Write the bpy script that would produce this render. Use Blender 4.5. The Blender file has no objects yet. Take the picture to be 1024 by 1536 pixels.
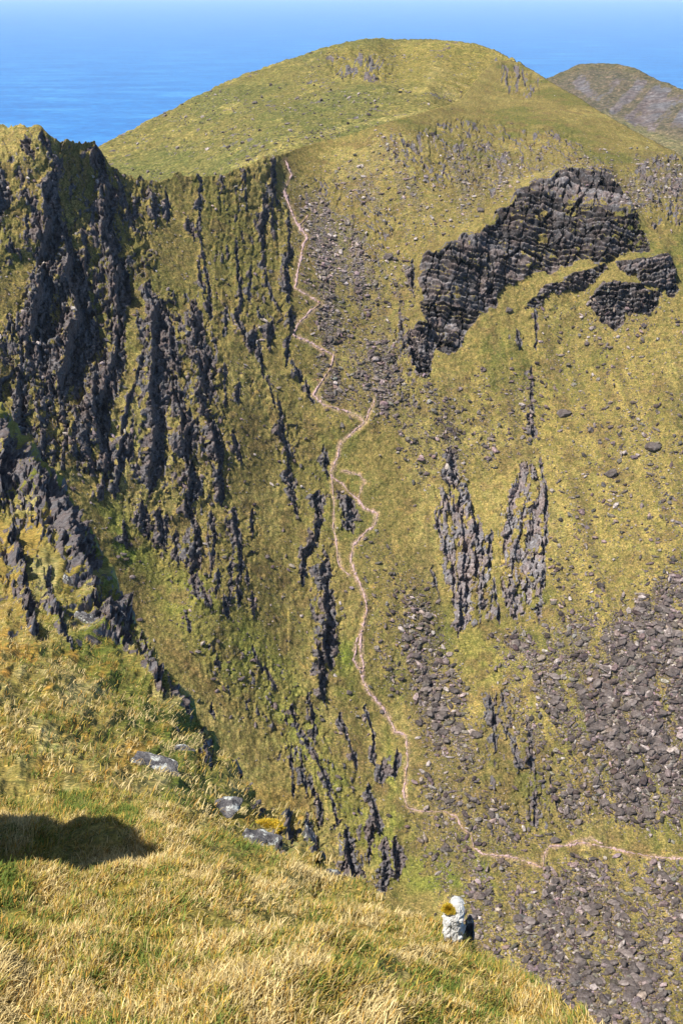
import bpy, math, time
import numpy as np
T0=time.time()
R=math.radians
f32=np.float32
scene=bpy.context.scene
COL=scene.collection
# ------------------------------------------------------------------ camera model (metres, camera at the origin)
W0,H0,F=1024.,1536.,1725.
PITCH=R(24.5); SP,CP=math.sin(PITCH),math.cos(PITCH)
def ray(u,v):
    x=(np.asarray(u,dtype=np.float64)-512)/F; y=-(np.asarray(v,dtype=np.float64)-768)/F
    return np.stack([x,CP+y*SP,-SP+y*CP],-1)
def at(u,v,D): return ray(u,v)*np.asarray(D)[...,None]
def proj(P):
    X=P[...,0]; Y=P[...,1]*CP-P[...,2]*SP; Z=P[...,1]*SP+P[...,2]*CP
    return 512+F*X/Y, 768-F*Z/Y, Y
# ------------------------------------------------------------------ noise
rng=np.random.default_rng(11)
TAB=rng.random(1<<16).astype(f32)
def _h(ix,iy,iz):
    h=(ix.astype(np.int64)*73856093)^(iy.astype(np.int64)*19349663)^(iz*83492791)
    h^=(h>>13); return TAB[(h*1274126177>>9)&65535]
def _h2(ix,iy,s):
    h=(ix*73856093)^(iy*19349663)^(s*83492791); h^=(h>>13); return TAB[(h*1274126177>>9)&65535]
def n3(p,s=0):
    x,y,z=p[...,0],p[...,1],p[...,2]
    fx,fy,fz=np.floor(x),np.floor(y),np.floor(z)
    ix,iy,iz=fx.astype(np.int64),fy.astype(np.int64),fz.astype(np.int64)+s*977
    a,b,c=(x-fx).astype(f32),(y-fy).astype(f32),(z-fz).astype(f32)
    a=a*a*(3-2*a); b=b*b*(3-2*b); c=c*c*(3-2*c)
    def L(o): 
        k0=_h(ix,iy,iz+o)*(1-a)+_h(ix+1,iy,iz+o)*a
        k1=_h(ix,iy+1,iz+o)*(1-a)+_h(ix+1,iy+1,iz+o)*a
        return k0*(1-b)+k1*b
    return (L(0)*(1-c)+L(1)*c)*2-1
def n2(x,y,s=0):
    fx,fy=np.floor(x),np.floor(y); ix,iy=fx.astype(np.int64),fy.astype(np.int64)
    a,b=(x-fx).astype(f32),(y-fy).astype(f32)
    a=a*a*(3-2*a); b=b*b*(3-2*b)
    k0=_h2(ix,iy,s)*(1-a)+_h2(ix+1,iy,s)*a
    k1=_h2(ix,iy+1,s)*(1-a)+_h2(ix+1,iy+1,s)*a
    return (k0*(1-b)+k1*b)*2-1
def f2(x,y,o=4,s=0,g=.5):
    r=0;a=1;t=0
    for i in range(o): r=r+a*n2(x*2**i+7.3*i,y*2**i-3.1*i,s+i*17); t+=a; a*=g
    return r/t
def f3(p,o=4,s=0,g=.5):
    r=0;a=1;t=0
    for i in range(o): r=r+a*n3(p*2.03**i+5.7*i,s+i); t+=a; a*=g
    return r/t
def cells(x,y,s=0):
    """2-D cellular noise: distance to nearest point, gap to the second, value of the cell"""
    fx,fy=np.floor(x),np.floor(y); ix,iy=fx.astype(np.int64),fy.astype(np.int64)
    d1=np.full(x.shape,9,f32); d2=d1.copy(); val=np.zeros(x.shape,f32)
    for i in (-1,0,1):
        for j in (-1,0,1):
            cx,cy=ix+i,iy+j
            px=fx+i+.1+.8*_h2(cx,cy,s+1); py=fy+j+.1+.8*_h2(cx,cy,s+2)
            d=((px-x)**2+(py-y)**2).astype(f32); v=_h2(cx,cy,s+3)
            m=d<d1; d2=np.where(m,d1,np.minimum(d2,d)); val=np.where(m,v,val); d1=np.where(m,d,d1)
    return np.sqrt(d1),np.sqrt(d2)-np.sqrt(d1),val
def facets(x,y,s=0,tilt=1.):
    """like cells, but every cell is a tilted flat face: (height, gap)"""
    fx,fy=np.floor(x),np.floor(y); ix,iy=fx.astype(np.int64),fy.astype(np.int64)
    d1=np.full(x.shape,9,f32); d2=d1.copy(); val=np.zeros(x.shape,f32)
    for i in (-1,0,1):
        for j in (-1,0,1):
            cx,cy=ix+i,iy+j
            ex=(x-(fx+i+.1+.8*_h2(cx,cy,s+1))).astype(f32); ey=(y-(fy+j+.1+.8*_h2(cx,cy,s+2))).astype(f32)
            d=ex*ex+ey*ey; v=_h2(cx,cy,s+3)-.5+tilt*(ex*(_h2(cx,cy,s+4)-.5)+ey*(_h2(cx,cy,s+5)-.5))*2
            m=d<d1; d2=np.where(m,d1,np.minimum(d2,d)); val=np.where(m,v,val); d1=np.where(m,d,d1)
    return val,np.sqrt(d2)-np.sqrt(d1)
def ss(a,b,x):
    t=np.clip((x-a)/(b-a),0,1); return t*t*(3-2*t)
def tps(pts):
    pts=np.array(pts,float); X=pts[:,:2]/300; w=1/pts[:,2]
    def K(A,B):
        r2=((A[:,None,:]-B[None,:,:])**2).sum(-1)+1e-9
        return .5*r2*np.log(r2)
    n=len(X); M=np.zeros((n+3,n+3)); M[:n,:n]=K(X,X)+np.eye(n)*.002; M[:n,n]=1; M[:n,n+1:]=X; M[n,:n]=1; M[n+1:,:n]=X.T
    c=np.linalg.solve(M,np.concatenate([w,[0,0,0]]))
    def ev(u,v):
        sh=u.shape; Q=np.stack([u.ravel()/300,v.ravel()/300],-1); out=np.empty(len(Q))
        for i in range(0,len(Q),200000):
            q=Q[i:i+200000]; r2=((q[:,0:1]-X[:,0])**2+(q[:,1:2]-X[:,1])**2+1e-9).astype(f32)
            out[i:i+200000]=(.5*r2*np.log(r2))@c[:n].astype(f32)+c[n]+q@c[n+1:]
        return (1/np.maximum(out,1e-5)).reshape(sh)
    return ev
def inpoly(u,v,poly):
    poly=np.array(poly,float); r=np.zeros(u.shape,bool); x1,y1=poly[-1]
    for x2,y2 in poly:
        m=((y1>v)!=(y2>v)); 
        with np.errstate(divide='ignore',invalid='ignore'): r^= m&(u<(x2-x1)*(v-y1)/(y2-y1)+x1)
        x1,y1=x2,y2
    return r
def polydist(u,v,poly,closed=True):
    d=np.full(u.shape,1e9)
    P=list(poly)+([poly[0]] if closed else [])
    for (ax,ay),(bx,by) in zip(P[:-1],P[1:]):
        dx,dy=bx-ax,by-ay; t=np.clip(((u-ax)*dx+(v-ay)*dy)/(dx*dx+dy*dy+1e-9),0,1)
        d=np.minimum(d,(u-ax-t*dx)**2+(v-ay-t*dy)**2)
    return np.sqrt(d)
def zone(u,v,poly,soft):
    """1 inside a region, fading over `soft`"""
    d=polydist(u,v,poly); s=np.where(inpoly(u,v,poly),d,-d)
    return ss(-soft,soft,s).astype(f32)
# ------------------------------------------------------------------ materials
def mat(name):
    m=bpy.data.materials.new(name); m.use_nodes=True; nt=m.node_tree; nt.nodes.clear()
    o=nt.nodes.new('ShaderNodeOutputMaterial'); b=nt.nodes.new('ShaderNodeBsdfPrincipled')
    nt.links.new(b.outputs[0],o.inputs[0]); b.inputs['Roughness'].default_value=.9; b.inputs['Specular IOR Level'].default_value=.15
    return m,nt,b
def N(nt,t,**k):
    n=nt.nodes.new(t)
    for a,b in k.items():
        if a in n.inputs: n.inputs[a].default_value=b
        else: setattr(n,a,b)
    return n
def noise_node(nt,scale,detail=4,rough=.6,vec=None,stretch=None):
    n=N(nt,'ShaderNodeTexNoise',Scale=scale,Detail=detail,Roughness=rough)
    if vec is None: vec=nt.nodes.new('ShaderNodeNewGeometry').outputs['Position']
    if stretch:
        mp=N(nt,'ShaderNodeMapping'); mp.inputs['Scale'].default_value=stretch; nt.links.new(vec,mp.inputs[0]); vec=mp.outputs[0]
    nt.links.new(vec,n.inputs['Vector']); return n.outputs['Fac']
def ramp(nt,fac,stops):
    r=nt.nodes.new('ShaderNodeValToRGB'); e=r.color_ramp.elements
    while len(e)<len(stops): e.new(.5)
    for i,(p,c) in enumerate(stops): e[i].position=p; e[i].color=(*c,1)
    nt.links.new(fac,r.inputs[0]); return r.outputs[0]
def mix(nt,a,b,f,mode='MIX'):
    m=nt.nodes.new('ShaderNodeMix'); m.data_type='RGBA'; m.blend_type=mode
    for s,x in ((0,f),(6,a),(7,b)):
        if hasattr(x,'links'): nt.links.new(x,m.inputs[s])
        elif s==0: m.inputs[0].default_value=x
        else: m.inputs[s].default_value=(*x,1)
    return m.outputs[2]
def bump(nt,bs,facs):
    prev=None
    for fac,dist,st in facs:
        b=N(nt,'ShaderNodeBump',Strength=st,Distance=dist); nt.links.new(fac,b.inputs['Height'])
        if prev: nt.links.new(prev,b.inputs['Normal'])
        prev=b.outputs[0]
    nt.links.new(prev,bs.inputs['Normal'])
def attr_material(name,k):
    """ground whose colour is stored per point ('tint'), with finer mottling of size k (m) and rock where 'rock' is 1"""
    m,nt,b=mat(name)
    a=N(nt,'ShaderNodeAttribute',attribute_name='tint'); r=N(nt,'ShaderNodeAttribute',attribute_name='rock')
    fine=noise_node(nt,1/k,3,.7); mid=noise_node(nt,.22/k,3,.6)
    g=mix(nt,a.outputs['Color'],ramp(nt,fine,[(.3,(.28,.30,.26)),(.46,(.78,.80,.7)),(.58,(1.15,1.12,1.05)),(.70,(2.0,1.85,1.7))]),1.,'MULTIPLY')
    g=mix(nt,g,ramp(nt,noise_node(nt,.48/k,4,.75),[(.32,(.50,.52,.48)),(.46,(.88,.9,.85)),(.56,(1.1,1.08,1.02)),(.68,(1.55,1.45,1.4))]),1.,'MULTIPLY')
    g=mix(nt,g,ramp(nt,mid,[(.35,(.78,.88,.75)),(.6,(1.12,1.08,1.05))]),1.,'MULTIPLY')
    rk=ramp(nt,noise_node(nt,.5/k,5,.7),[(.25,(.037,.030,.029)),(.42,(.094,.078,.074)),(.56,(.158,.136,.130)),(.72,(.29,.268,.255))])
    rk=mix(nt,rk,ramp(nt,noise_node(nt,.09/k,2,.6),[(.4,(1,.92,.90)),(.6,(.92,1.,1.08))]),1.,'MULTIPLY')
    be=N(nt,'ShaderNodeAttribute',attribute_name='bed_shade'); ba=N(nt,'ShaderNodeMath',operation='ADD'); nt.links.new(be.outputs['Fac'],ba.inputs[0]); ba.inputs[1].default_value=1.
    rk=mix(nt,rk,ba.outputs[0],1.,'MULTIPLY')
    lich=ramp(nt,noise_node(nt,1.3/k,2,.6),[(.70,(0,0,0)),(.76,(1,1,1))])
    rk=mix(nt,rk,(.38,.38,.36),mixf(nt,lich,.6))
    # broken edge between turf and rock
    ma=N(nt,'ShaderNodeMath',operation='MULTIPLY_ADD'); nt.links.new(noise_node(nt,.8/k,3,.7),ma.inputs[0]); ma.inputs[1].default_value=.7; 
    sb=N(nt,'ShaderNodeMath',operation='SUBTRACT'); nt.links.new(r.outputs['Fac'],sb.inputs[0]); sb.inputs[1].default_value=.35; nt.links.new(sb.outputs[0],ma.inputs[2])
    ed=ramp(nt,ma.outputs[0],[(.44,(0,0,0)),(.56,(1,1,1))])
    nt.links.new(mix(nt,g,rk,ed),b.inputs['Base Color'])
    bump(nt,b,[(mid,k*1.2,.6),(fine,k*.6,.8)])
    return m
def mixf(nt,c,k):
    m=N(nt,'ShaderNodeMath',operation='MULTIPLY'); nt.links.new(c,m.inputs[0]); m.inputs[1].default_value=k; return m.outputs[0]
def rock_material(name,k,pal,lichen=(.4,.4,.37),lp=.66,lw=.06,lf=.8,strata=None,tintattr=False):
    m,nt,b=mat(name); tc=nt.nodes.new('ShaderNodeTexCoord').outputs['Object']
    c=ramp(nt,noise_node(nt,1/k,6,.72,tc,strata),[(.28,pal[0]),(.45,pal[1]),(.58,pal[2]),(.75,pal[3])])
    l=ramp(nt,noise_node(nt,1.4/k,4,.7,tc),[(lp,(0,0,0)),(lp+lw,(1,1,1))])
    c=mix(nt,c,lichen,mixf(nt,l,lf))
    if tintattr:
        a=N(nt,'ShaderNodeAttribute',attribute_name='tint'); c=mix(nt,c,a.outputs['Color'],1.,'MULTIPLY')
    nt.links.new(c,b.inputs['Base Color']); b.inputs['Roughness'].default_value=.85
    bump(nt,b,[(noise_node(nt,1.2/k,6,.75,tc,strata),k*.5,.9)])
    return m
M_HEAD=attr_material('headwall_turf',.55)
M_HILL=attr_material('hill_turf',1.6)
M_FAR=attr_material('far_hill_turf',6.)
M_NEAR=attr_material('near_turf',.05)
GREY=[(.040,.033,.031),(.100,.083,.077),(.165,.142,.132),(.28,.26,.245)]
M_STONE=rock_material('scree_stone',.9,GREY,tintattr=True)
M_NROCK=rock_material('near_rock',.16,[(.03,.03,.032),(.09,.085,.09),(.19,.18,.18),(.36,.36,.36)],(.62,.64,.6),.56,.05,.85)
M_WROCK=rock_material('lichened_rock',.10,[(.12,.12,.12),(.48,.47,.45),(.72,.71,.68),(.82,.81,.78)],(.78,.78,.75),.52,.08,.8)
# ------------------------------------------------------------------ mesh builders
def mesh_obj(name,V,Fq,m,smooth=True,attrs={},parent=None):
    me=bpy.data.meshes.new(name); V=np.asarray(V,f32); Fq=np.asarray(Fq,np.int32); k=Fq.shape[1]
    me.vertices.add(len(V)); me.vertices.foreach_set('co',V.ravel())
    me.loops.add(Fq.size); me.loops.foreach_set('vertex_index',Fq.ravel())
    me.polygons.add(len(Fq)); me.polygons.foreach_set('loop_start',np.arange(0,Fq.size,k,dtype=np.int32)); me.polygons.foreach_set('loop_total',np.full(len(Fq),k,np.int32))
    me.polygons.foreach_set('use_smooth',np.full(len(Fq),smooth))
    me.update(calc_edges=True)
    for n,a in attrs.items():
        a=np.asarray(a,f32)
        if a.ndim==2:
            t=me.attributes.new(n,'FLOAT_COLOR','POINT'); t.data.foreach_set('color',np.concatenate([a,np.ones((len(a),1),f32)],1).ravel())
        else:
            t=me.attributes.new(n,'FLOAT','POINT'); t.data.foreach_set('value',a)
    me.materials.append(m); o=bpy.data.objects.new(name,me); COL.objects.link(o)
    if parent: o.parent=parent
    return o
def quads(nr,nc):
    i=np.arange(nr*nc).reshape(nr,nc)
    return np.stack([i[:-1,:-1],i[1:,:-1],i[1:,1:],i[:-1,1:]],-1).reshape(-1,4)
def subset(V,Fq,keep,attrs):
    Fk=Fq[keep]; u,inv=np.unique(Fk,return_inverse=True)
    return V[u],inv.reshape(Fk.shape),{k:a[u] for k,a in attrs.items()}
def gnormal(P):
    du=np.gradient(P,axis=1); dv=np.gradient(P,axis=0); n=np.cross(dv,du); return n/(np.linalg.norm(n,axis=-1,keepdims=True)+1e-12)
def tag(o,label=None,cat=None,group=None,kind=None):
    if label: o['label']=label
    if cat: o['category']=cat
    if group: o['group']=group
    if kind: o['kind']=kind
    return o
# ------------------------------------------------------------------ features traced on the ground
def ribs(u,v,wu,lines,Hh,Rk,sc,seed=0,amp=.85):
    """each line is the trend of a rock rib: turf rises gently from the left to a crest and breaks off on the right in a rock face"""
    for k,(w,pts) in enumerate(lines):
        pts=[(float(a),float(b)) for a,b in pts]
        xs=[p[0] for p in pts]; ys=[p[1] for p in pts]; m=3.2*w+6
        ex=w*.5
        sel=(u>min(xs)-m)&(u<max(xs)+m)&(v>min(ys)-ex-8)&(v<max(ys)+ex+8)
        if not sel.any(): continue
        U,V=u[sel],v[sel]; 
        n1=f2(U/(w*1.6),V/(w*2.8),3,seed+k*5); n4=n2(U/5.,V/9.,seed+k*5+3); n5=n2(U/2.2,V/3.5,seed+k*5+4)
        X=U+n1*w*.55+n4*min(w*.3,2.6)+n5*.8
        yy=np.clip(V,ys[0],ys[-1]); cx=np.interp(yy,ys,xs); L=max(ys[-1]-ys[0],1)
        tt=(V-ys[0])/L; endr=max(w*.9,5)
        wl=w*(.55+.75*np.clip(.5+f2(V/(w*2.2),V*0+k,2,seed+k*7+1),0,1))*ss(-ex-6,endr,V-ys[0])**.7*ss(-ex-6,endr,ys[-1]-V)**.7+.6
        t=(X-cx)/wl+.5
        brk=.75+.35*n2(U/(w*.9),V/(w*1.3),seed+k*7+2)
        h=np.where(t<0,np.exp(np.clip(t,-9,0)/1.15),np.where(t<.28,1-1.3*ss(0,.28,t),-.3*(1-ss(.5,2.2,t))))
        A=wl*amp*brk*(1 if w<14 else .8)
        fv,fg=facets(U/max(w*.42,3.2)+n1,V/max(w*.75,5.)+n1,seed+k*3+900,1.5)
        Hh[sel]+=(h*A+ss(-.5,-.1,t)*(1-ss(1.,1.4,t))*(fv*min(w*.32,5.)-(fg<.06)*min(w*.14,2.)))*sc[sel]
        rk=ss(-.10,.05,t)*(1-ss(.8,1.15,t))
        rk=np.maximum(rk, ss(-1.7,-.2,t)*(t<.5)*ss(-.28,.12,f2(U/6,V/9,2,seed+k*7+3))*ss(3.5,7,wl))
        Rk[sel]=np.maximum(Rk[sel],rk*ss(.3,1.2,wl))
def crag(u,v,top,bot,A,Hh,Rk,sc,seed,strata=6.,tilt=-.25,joint=14.):
    tu=[p[0] for p in top]; tv=[p[1] for p in top]; bu=[p[0] for p in bot]; bv=[p[1] for p in bot]
    lo,hi=max(tu[0],bu[0]),min(tu[-1],bu[-1])
    sel=(u>lo-25)&(u<hi+25)&(v>min(tv)-60)&(v<max(bv)+40)
    U,V=u[sel],v[sel]
    q=f2(U/22,V/14,4,seed); q2=n2(U/5,V/5,seed+4)
    Uw=U+q*7+q2*2; 
    vt=np.interp(Uw,tu,tv)+n2(Uw/9,U*0,seed+1)*4; vb=np.interp(Uw,bu,bv)+f2(Uw/11,U*0,3,seed+2)*9
    e=ss(lo-4,lo+10,Uw)*(1-ss(hi-10,hi+4,Uw)); hgt=np.maximum(vb-vt,4)
    t=(V-vt)/hgt; Us=U+f2(U/60,V/60,2,seed+3)*8
    def smooth(a,b_): return sum(np.interp(Us+k_,a,b_) for k_ in (-5,-2,0,2,5))/5
    vts,vbs=smooth(tu,tv),smooth(bu,bv); hgt=np.maximum(vbs-vts,4); ts=(V-vts)/hgt
    prof=np.where(ts<0,np.exp(np.clip((V-vts)/14,-9,0)),1-np.clip(ts,0,1))
    # beds stepping down the face, broken by upright joints into blocks
    y=(V+tilt*U+q*6)/strata; y=y+.9*f2(U/90,V/16,3,seed+13)
    v1,g1=facets((U+.12*V+q*7)/(joint*1.25),V/(joint*3.8),seed+5,.7)
    v2,g2=facets((U+q*8)/(joint*.9),y*.6,seed+7,1.)
    bi=np.floor(y).astype(np.int64); bf=y-np.floor(y); thick=_h2(bi,bi*0,seed+8)
    step=np.where(bf<.25,bf/.25,(1-bf)/.75)-.5
    inside=ss(-.02,.04,t)*(1-ss(.93,1.02,t))*e
    big=f2(U/34,V/60,3,seed+9)
    h=prof*A*hgt*e + inside*(step*strata*(.5+1.1*thick)+v1*strata*.8+v2*strata*.5-(g1<.05)*strata*1.3+big*strata*2.2)
    Hh[sel]+=h*sc[sel]
    RV[sel]=np.where(inside>.2,.24+1.0*_h2(bi,bi*0,seed+9)**1.5+(bf<.28)*.7+.25*q2-(g1<.06)*.5,RV[sel])
    ledge=(bf<.32)&(thick>.35)&(f2(U/30,V/10,3,seed+11)>-.04)
    Rk[sel]=np.where(inside>.2,np.where(ledge,.1,1.),Rk[sel])
    if A==.17:
        for pg in ([(838,326),(855,298),(866,308),(904,300),(908,313),(870,320),(850,330)],[(910,327),(930,311),(955,317),(960,328)],[(795,334),(812,322),(822,326),(806,338)],[(806,352),(822,344),(815,402),(802,402)],[(766,345),(778,340),(775,352)],[(700,392),(712,388),(708,398)]):
            zz=zone(U+q2*3,V+q*5,pg,2.5); Rk[sel]=np.where(zz>.5,.1,Rk[sel])
        fade=ss(900,970,U)*.62+f2(U/9,V/6,3,seed+17); Rk[sel]=np.where((inside>.2)&(fade>.50),.1,Rk[sel])
    out=np.zeros(u.shape,bool); out[sel]=(inside>.2); return out
def sawzone(u,v,z,lam,Hh,Rk,sc,seed,amp=.5,lean=0.,thr=.1):
    """broken ground of many small ribs inside the region z"""
    sel=z>.02; U,V,Z=u[sel],v[sel],z[sel]
    ph=(U-lean*V)/lam+1.6*f2(U/(lam*3),V/(lam*6),3,seed)
    f=ph-np.floor(ph); c=np.floor(ph)
    m=np.clip(.5+1.1*f2(U/(lam*1.4)+c*3.7,V/(lam*2.2),3,seed+3),0,1.2)*Z
    cut=.72+.1*n2(U/6,V/8,seed+8)
    h=np.where(f<cut,f/cut,1-ss(cut,1,f)*1.0)
    wq=f2(U/14,V/14,3,seed+4)*.8
    val,gap=facets(U/(lam*.45)+wq,V/(lam*.8)+wq,seed+5,1.3); va2,gp2=facets(U/(lam*1.15)+wq,V/(lam*2.6)+wq,seed+6,1.2)
    h=h*m*lam*amp*.7+Z*ss(.15,.6,m)*(val*lam*.36-(gap<.07)*lam*.14)+Z*(va2*lam*.6-(gp2<.04)*lam*.25)
    Hh[sel]+=h*sc[sel]
    rk=ss(cut-.22,cut-.05,f)*ss(.28,.5,m)
    rk=np.maximum(rk,ss(thr,thr+.15,f2(U/9+9,V/17,4,seed+9,.65)+(Z-.75)*.8)*ss(.2,.4,Z))
    Rk[sel]=np.maximum(Rk[sel],rk)
def bilin(A,r,c):
    r=np.clip(r,0,A.shape[0]-1.001); c=np.clip(c,0,A.shape[1]-1.001); i=r.astype(int); j=c.astype(int); a=(r-i); b=(c-j)
    if A.ndim==3: a=a[...,None]; b=b[...,None]
    return (A[i,j]*(1-a)+A[i+1,j]*a)*(1-b)+(A[i,j+1]*(1-a)+A[i+1,j+1]*a)*b
def lerp3(a,b,t): return a*(1-t[...,None])+np.array(b,f32)*t[...,None]
exec_parts=[]
#PART_HEADWALL
# ================================================================== 1. THE HEADWALL AND CORRIE
DB=tps([(-200,230,400),(0,190,446),(0,450,404),(0,650,374),(-200,800,330),(-200,1300,280),(60,190,442),
 (150,235,474),(150,500,438),(150,760,394),(230,262,503),(300,262,527),(300,500,468),(300,700,432),(250,900,398),(300,900,398),
 (400,1000,406),(500,1150,394),(600,1330,374),(400,235,572),(430,230,602),(450,500,508),(450,700,474),(450,900,432),(450,1100,399),
 (540,630,492),(540,900,440),(600,1110,415),(480,300,590),(520,203,640),(600,200,625),(560,450,545),(700,350,562),(640,162,700),(700,250,610),
 (760,90,1000),(740,150,800),(820,118,900),(820,180,720),(900,160,790),(1024,235,690),(960,280,600),(850,300,578),(1024,300,600),(1200,350,600),
 (700,560,520),(850,500,540),(1000,550,510),(760,800,470),(1000,800,450),(760,1000,430),(1000,1000,412),(700,1200,390),(850,1250,388),(1020,1288,380),
 (700,1500,328),(1000,1500,325),(300,1400,330),(0,1100,320),(1200,1600,300),(-200,1650,230),(1200,900,420),(400,1650,290)])
CR_U=[-220,0,40,62,90,118,140,152,168,200,235,262,300,340,370,395,415,440,480,520,560,600,640,672,690,705,722,742,765,800,818,860,900,950,1000,1024,1200]
CR_V=[200,192,187,190,212,214,216,228,252,266,272,262,264,262,252,236,233,226,212,203,190,178,166,158,148,130,108,92,90,106,119,142,168,196,222,236,300]
us=np.arange(-160,1190,1.3); nf=1120; nb=46
crest=np.interp(us,CR_U,CR_V)+f2(us/14,us*0+3,3,71)*6*ss(420,200,us)+np.abs(f2(us/5,us*0+2,2,73))*-7*ss(460,300,us)*(n2(us/22,us*0,74)>-.1)-0+f2(us/9,us*0+8,2,72)*1.2
s=np.linspace(0,1,nf); VB=1640.
v=crest[None,:]+(VB-crest[None,:])*s[::-1,None]; u=np.repeat(us[None,:],nf,0)
# front rows run from the bottom (row 0) up to the crest (row nf-1)
D=DB(u,v); P=at(u,v,D); Nn=gnormal(P)
if (Nn[nf//2,400,2]<0): Nn=-Nn
sc=(D/F).astype(f32)
print('base',time.time()-T0)
Hh=np.zeros(u.shape,f32); Rk=np.zeros(u.shape,f32); RV=np.ones(u.shape,f32)
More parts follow.
